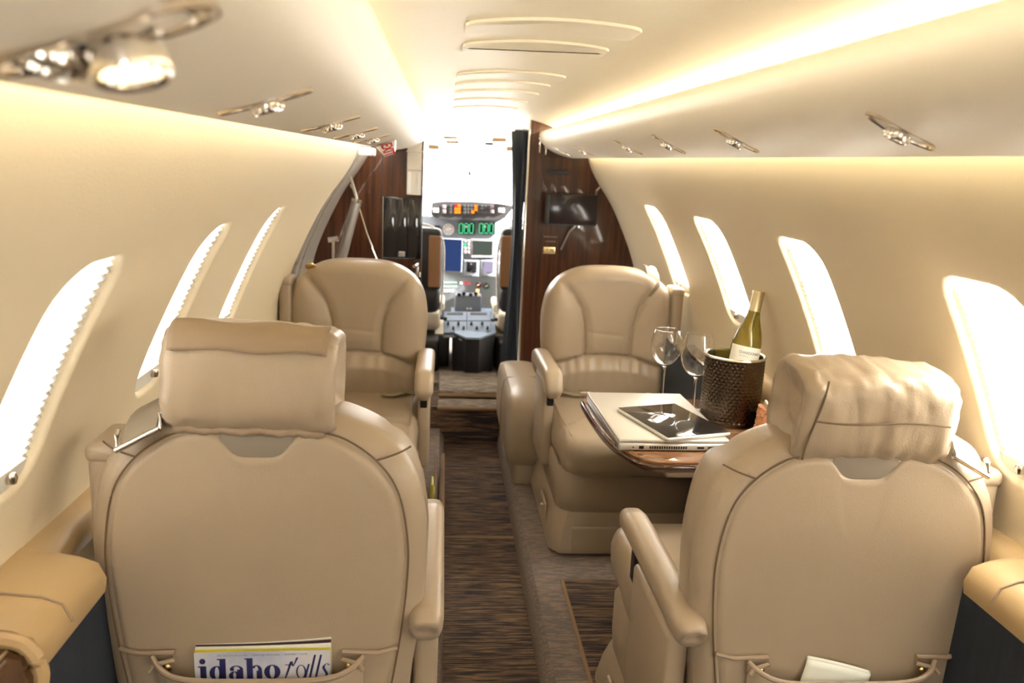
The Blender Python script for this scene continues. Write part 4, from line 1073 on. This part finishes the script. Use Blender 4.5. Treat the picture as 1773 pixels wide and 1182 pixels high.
pc = Vector(atY(1450, 1170, 1.068))
t = thing('folded_paper', 'folded white paper sheet in the near right seat pocket', 'paper', (pc.x, 1.1-.0285, pc.z-.092))
t.rotation_euler = (math.radians(-3), math.radians(4), 0)
top = [(x, .006*(x/.05)**2, .108-.02*((x+.055)/.11)**2) for x in np.linspace(-.050, .056, 14)]
rows = [[(p[0]-.02*(1-q), p[1]-.002*math.sin(q*3), p[2]*q) for p in top] for q in (0, .3, .6, .8, .9, 1.0)]
o = obj('sheet', loft(rows, False), PAPER, t); o.modifiers.new('thick', 'SOLIDIFY').thickness = .0012
o = obj('fold', loft([[(p[0], p[1]+.0, p[2]) for p in top], [(p[0], p[1]+.004, p[2]+.004) for p in top], [(p[0]+.003, p[1]+.007, p[2]-.03) for p in top]], False), PAPER, t); o.modifiers.new('thick', 'SOLIDIFY').thickness = .001

# ------------------------------------------------------------------ valance lamps (reading light + air nozzle in an oval bezel)
def lamp(x, y, label, lit=False, sc=1.0):
    z = valance_z(abs(x)); s = 1 if x > 0 else -1
    dz = (valance_z(abs(x)+.01)-valance_z(abs(x)-.01))/.02
    t = thing('reading_lamp', label, 'lamp', (x, y, z), 0)
    t.rotation_euler = (0, -math.atan(dz)*s, 0)
    lens_o = [(.066*math.copysign(abs(math.cos(a))**1.25, math.cos(a)), .027*math.sin(a)) for a in np.linspace(0, 2*PI, 48, endpoint=False)]
    if lit: lens_o = [tuple(p) for p in rrect(.066, .030, .026, 48)]
    bez = [[(px*k*sc, py*k2*sc, zz*sc) for px, py in lens_o] for zz, k, k2 in ((.004, 1.0, 1.0), (-.0012, 1.0, 1.0), (-.0018, .96, .92), (.0, .91, .84), (.014, .84, .76), (.020, .3, .3), (.020, .02, .02))]
    obj('bezel', loft(bez), NICKEL, t)
    heads = ((-.020, .55, .018, -.25), (.012, .10, .004, -.22)) if lit else ((.0, .0, .014, .10),)
    hs = sc*(1.2 if lit else 1.15)
    for k, (dx, ty, hz, tx) in enumerate(heads):
        R3 = Matrix.Rotation(ty, 3, 'Y')@Matrix.Rotation(tx, 3, 'X')
        body = lathe([(0, .020), (.007, .020), (.0075, .012), (.015, .010), (.0165, .004), (.0165, -.012), (.0185, -.014), (.0185, -.022), (.0170, -.0245), (.0140, -.023), (.0130, -.019), (0, -.019)], 32)
        for v in body.verts: v.co *= hs
        xf(body, R3, (dx*sc, 0, hz*sc)); obj('spot_head' if lit else 'air_nozzle', body, CHROME, t)
        if not lit:
            for q in range(16):
                a = 2*PI*q/16; rb2 = rbox((math.cos(a)*.0185*hs, math.sin(a)*.0185*hs, -.018*hs), (.003*hs, .003*hs, .009*hs), .0008, 1); obj('grip_rib', xf(rb2, R3, (dx*sc, 0, hz*sc)), CHROME, t)
        lens = lathe([(0, -.0205), (.0128, -.0205), (.0128, -.0188)], 24)
        for v in lens.verts: v.co *= hs
        xf(lens, R3, (dx*sc, 0, hz*sc)); obj('lens', lens, GLOWL if (lit and k) else BLACKG, t)
def lamp_at(px, py, label, lit=False, sc=.66):
    p = valance_hit(px, py)
    lamp(float(p[0]), float(p[1]), label, lit, .80 if lit else sc)
for a in ((180, 72, 'large chrome reading lamp with lit spot, nearest on the left valance', True), (460, 178, 'chrome reading lamp second along the left valance'), (573, 215, 'chrome air nozzle lamp third along the left valance'),
          (617, 231, 'small chrome lamp fourth along the left valance'), (645, 240, 'small chrome lamp on the left valance nearest the exit sign'),
          (1558, 229, 'chrome reading lamp nearest on the right valance above the right windows'), (1275, 244, 'chrome air nozzle lamp second along the right valance'), (1157, 250, 'small chrome lamp third along the right valance'),
          (1088, 255, 'small chrome lamp fourth along the right valance'), (1010, 261, 'small chrome lamp fifth along the right valance'), (975, 263, 'tiny chrome lamp on the right valance nearest the bulkhead')):
    lamp_at(*a)
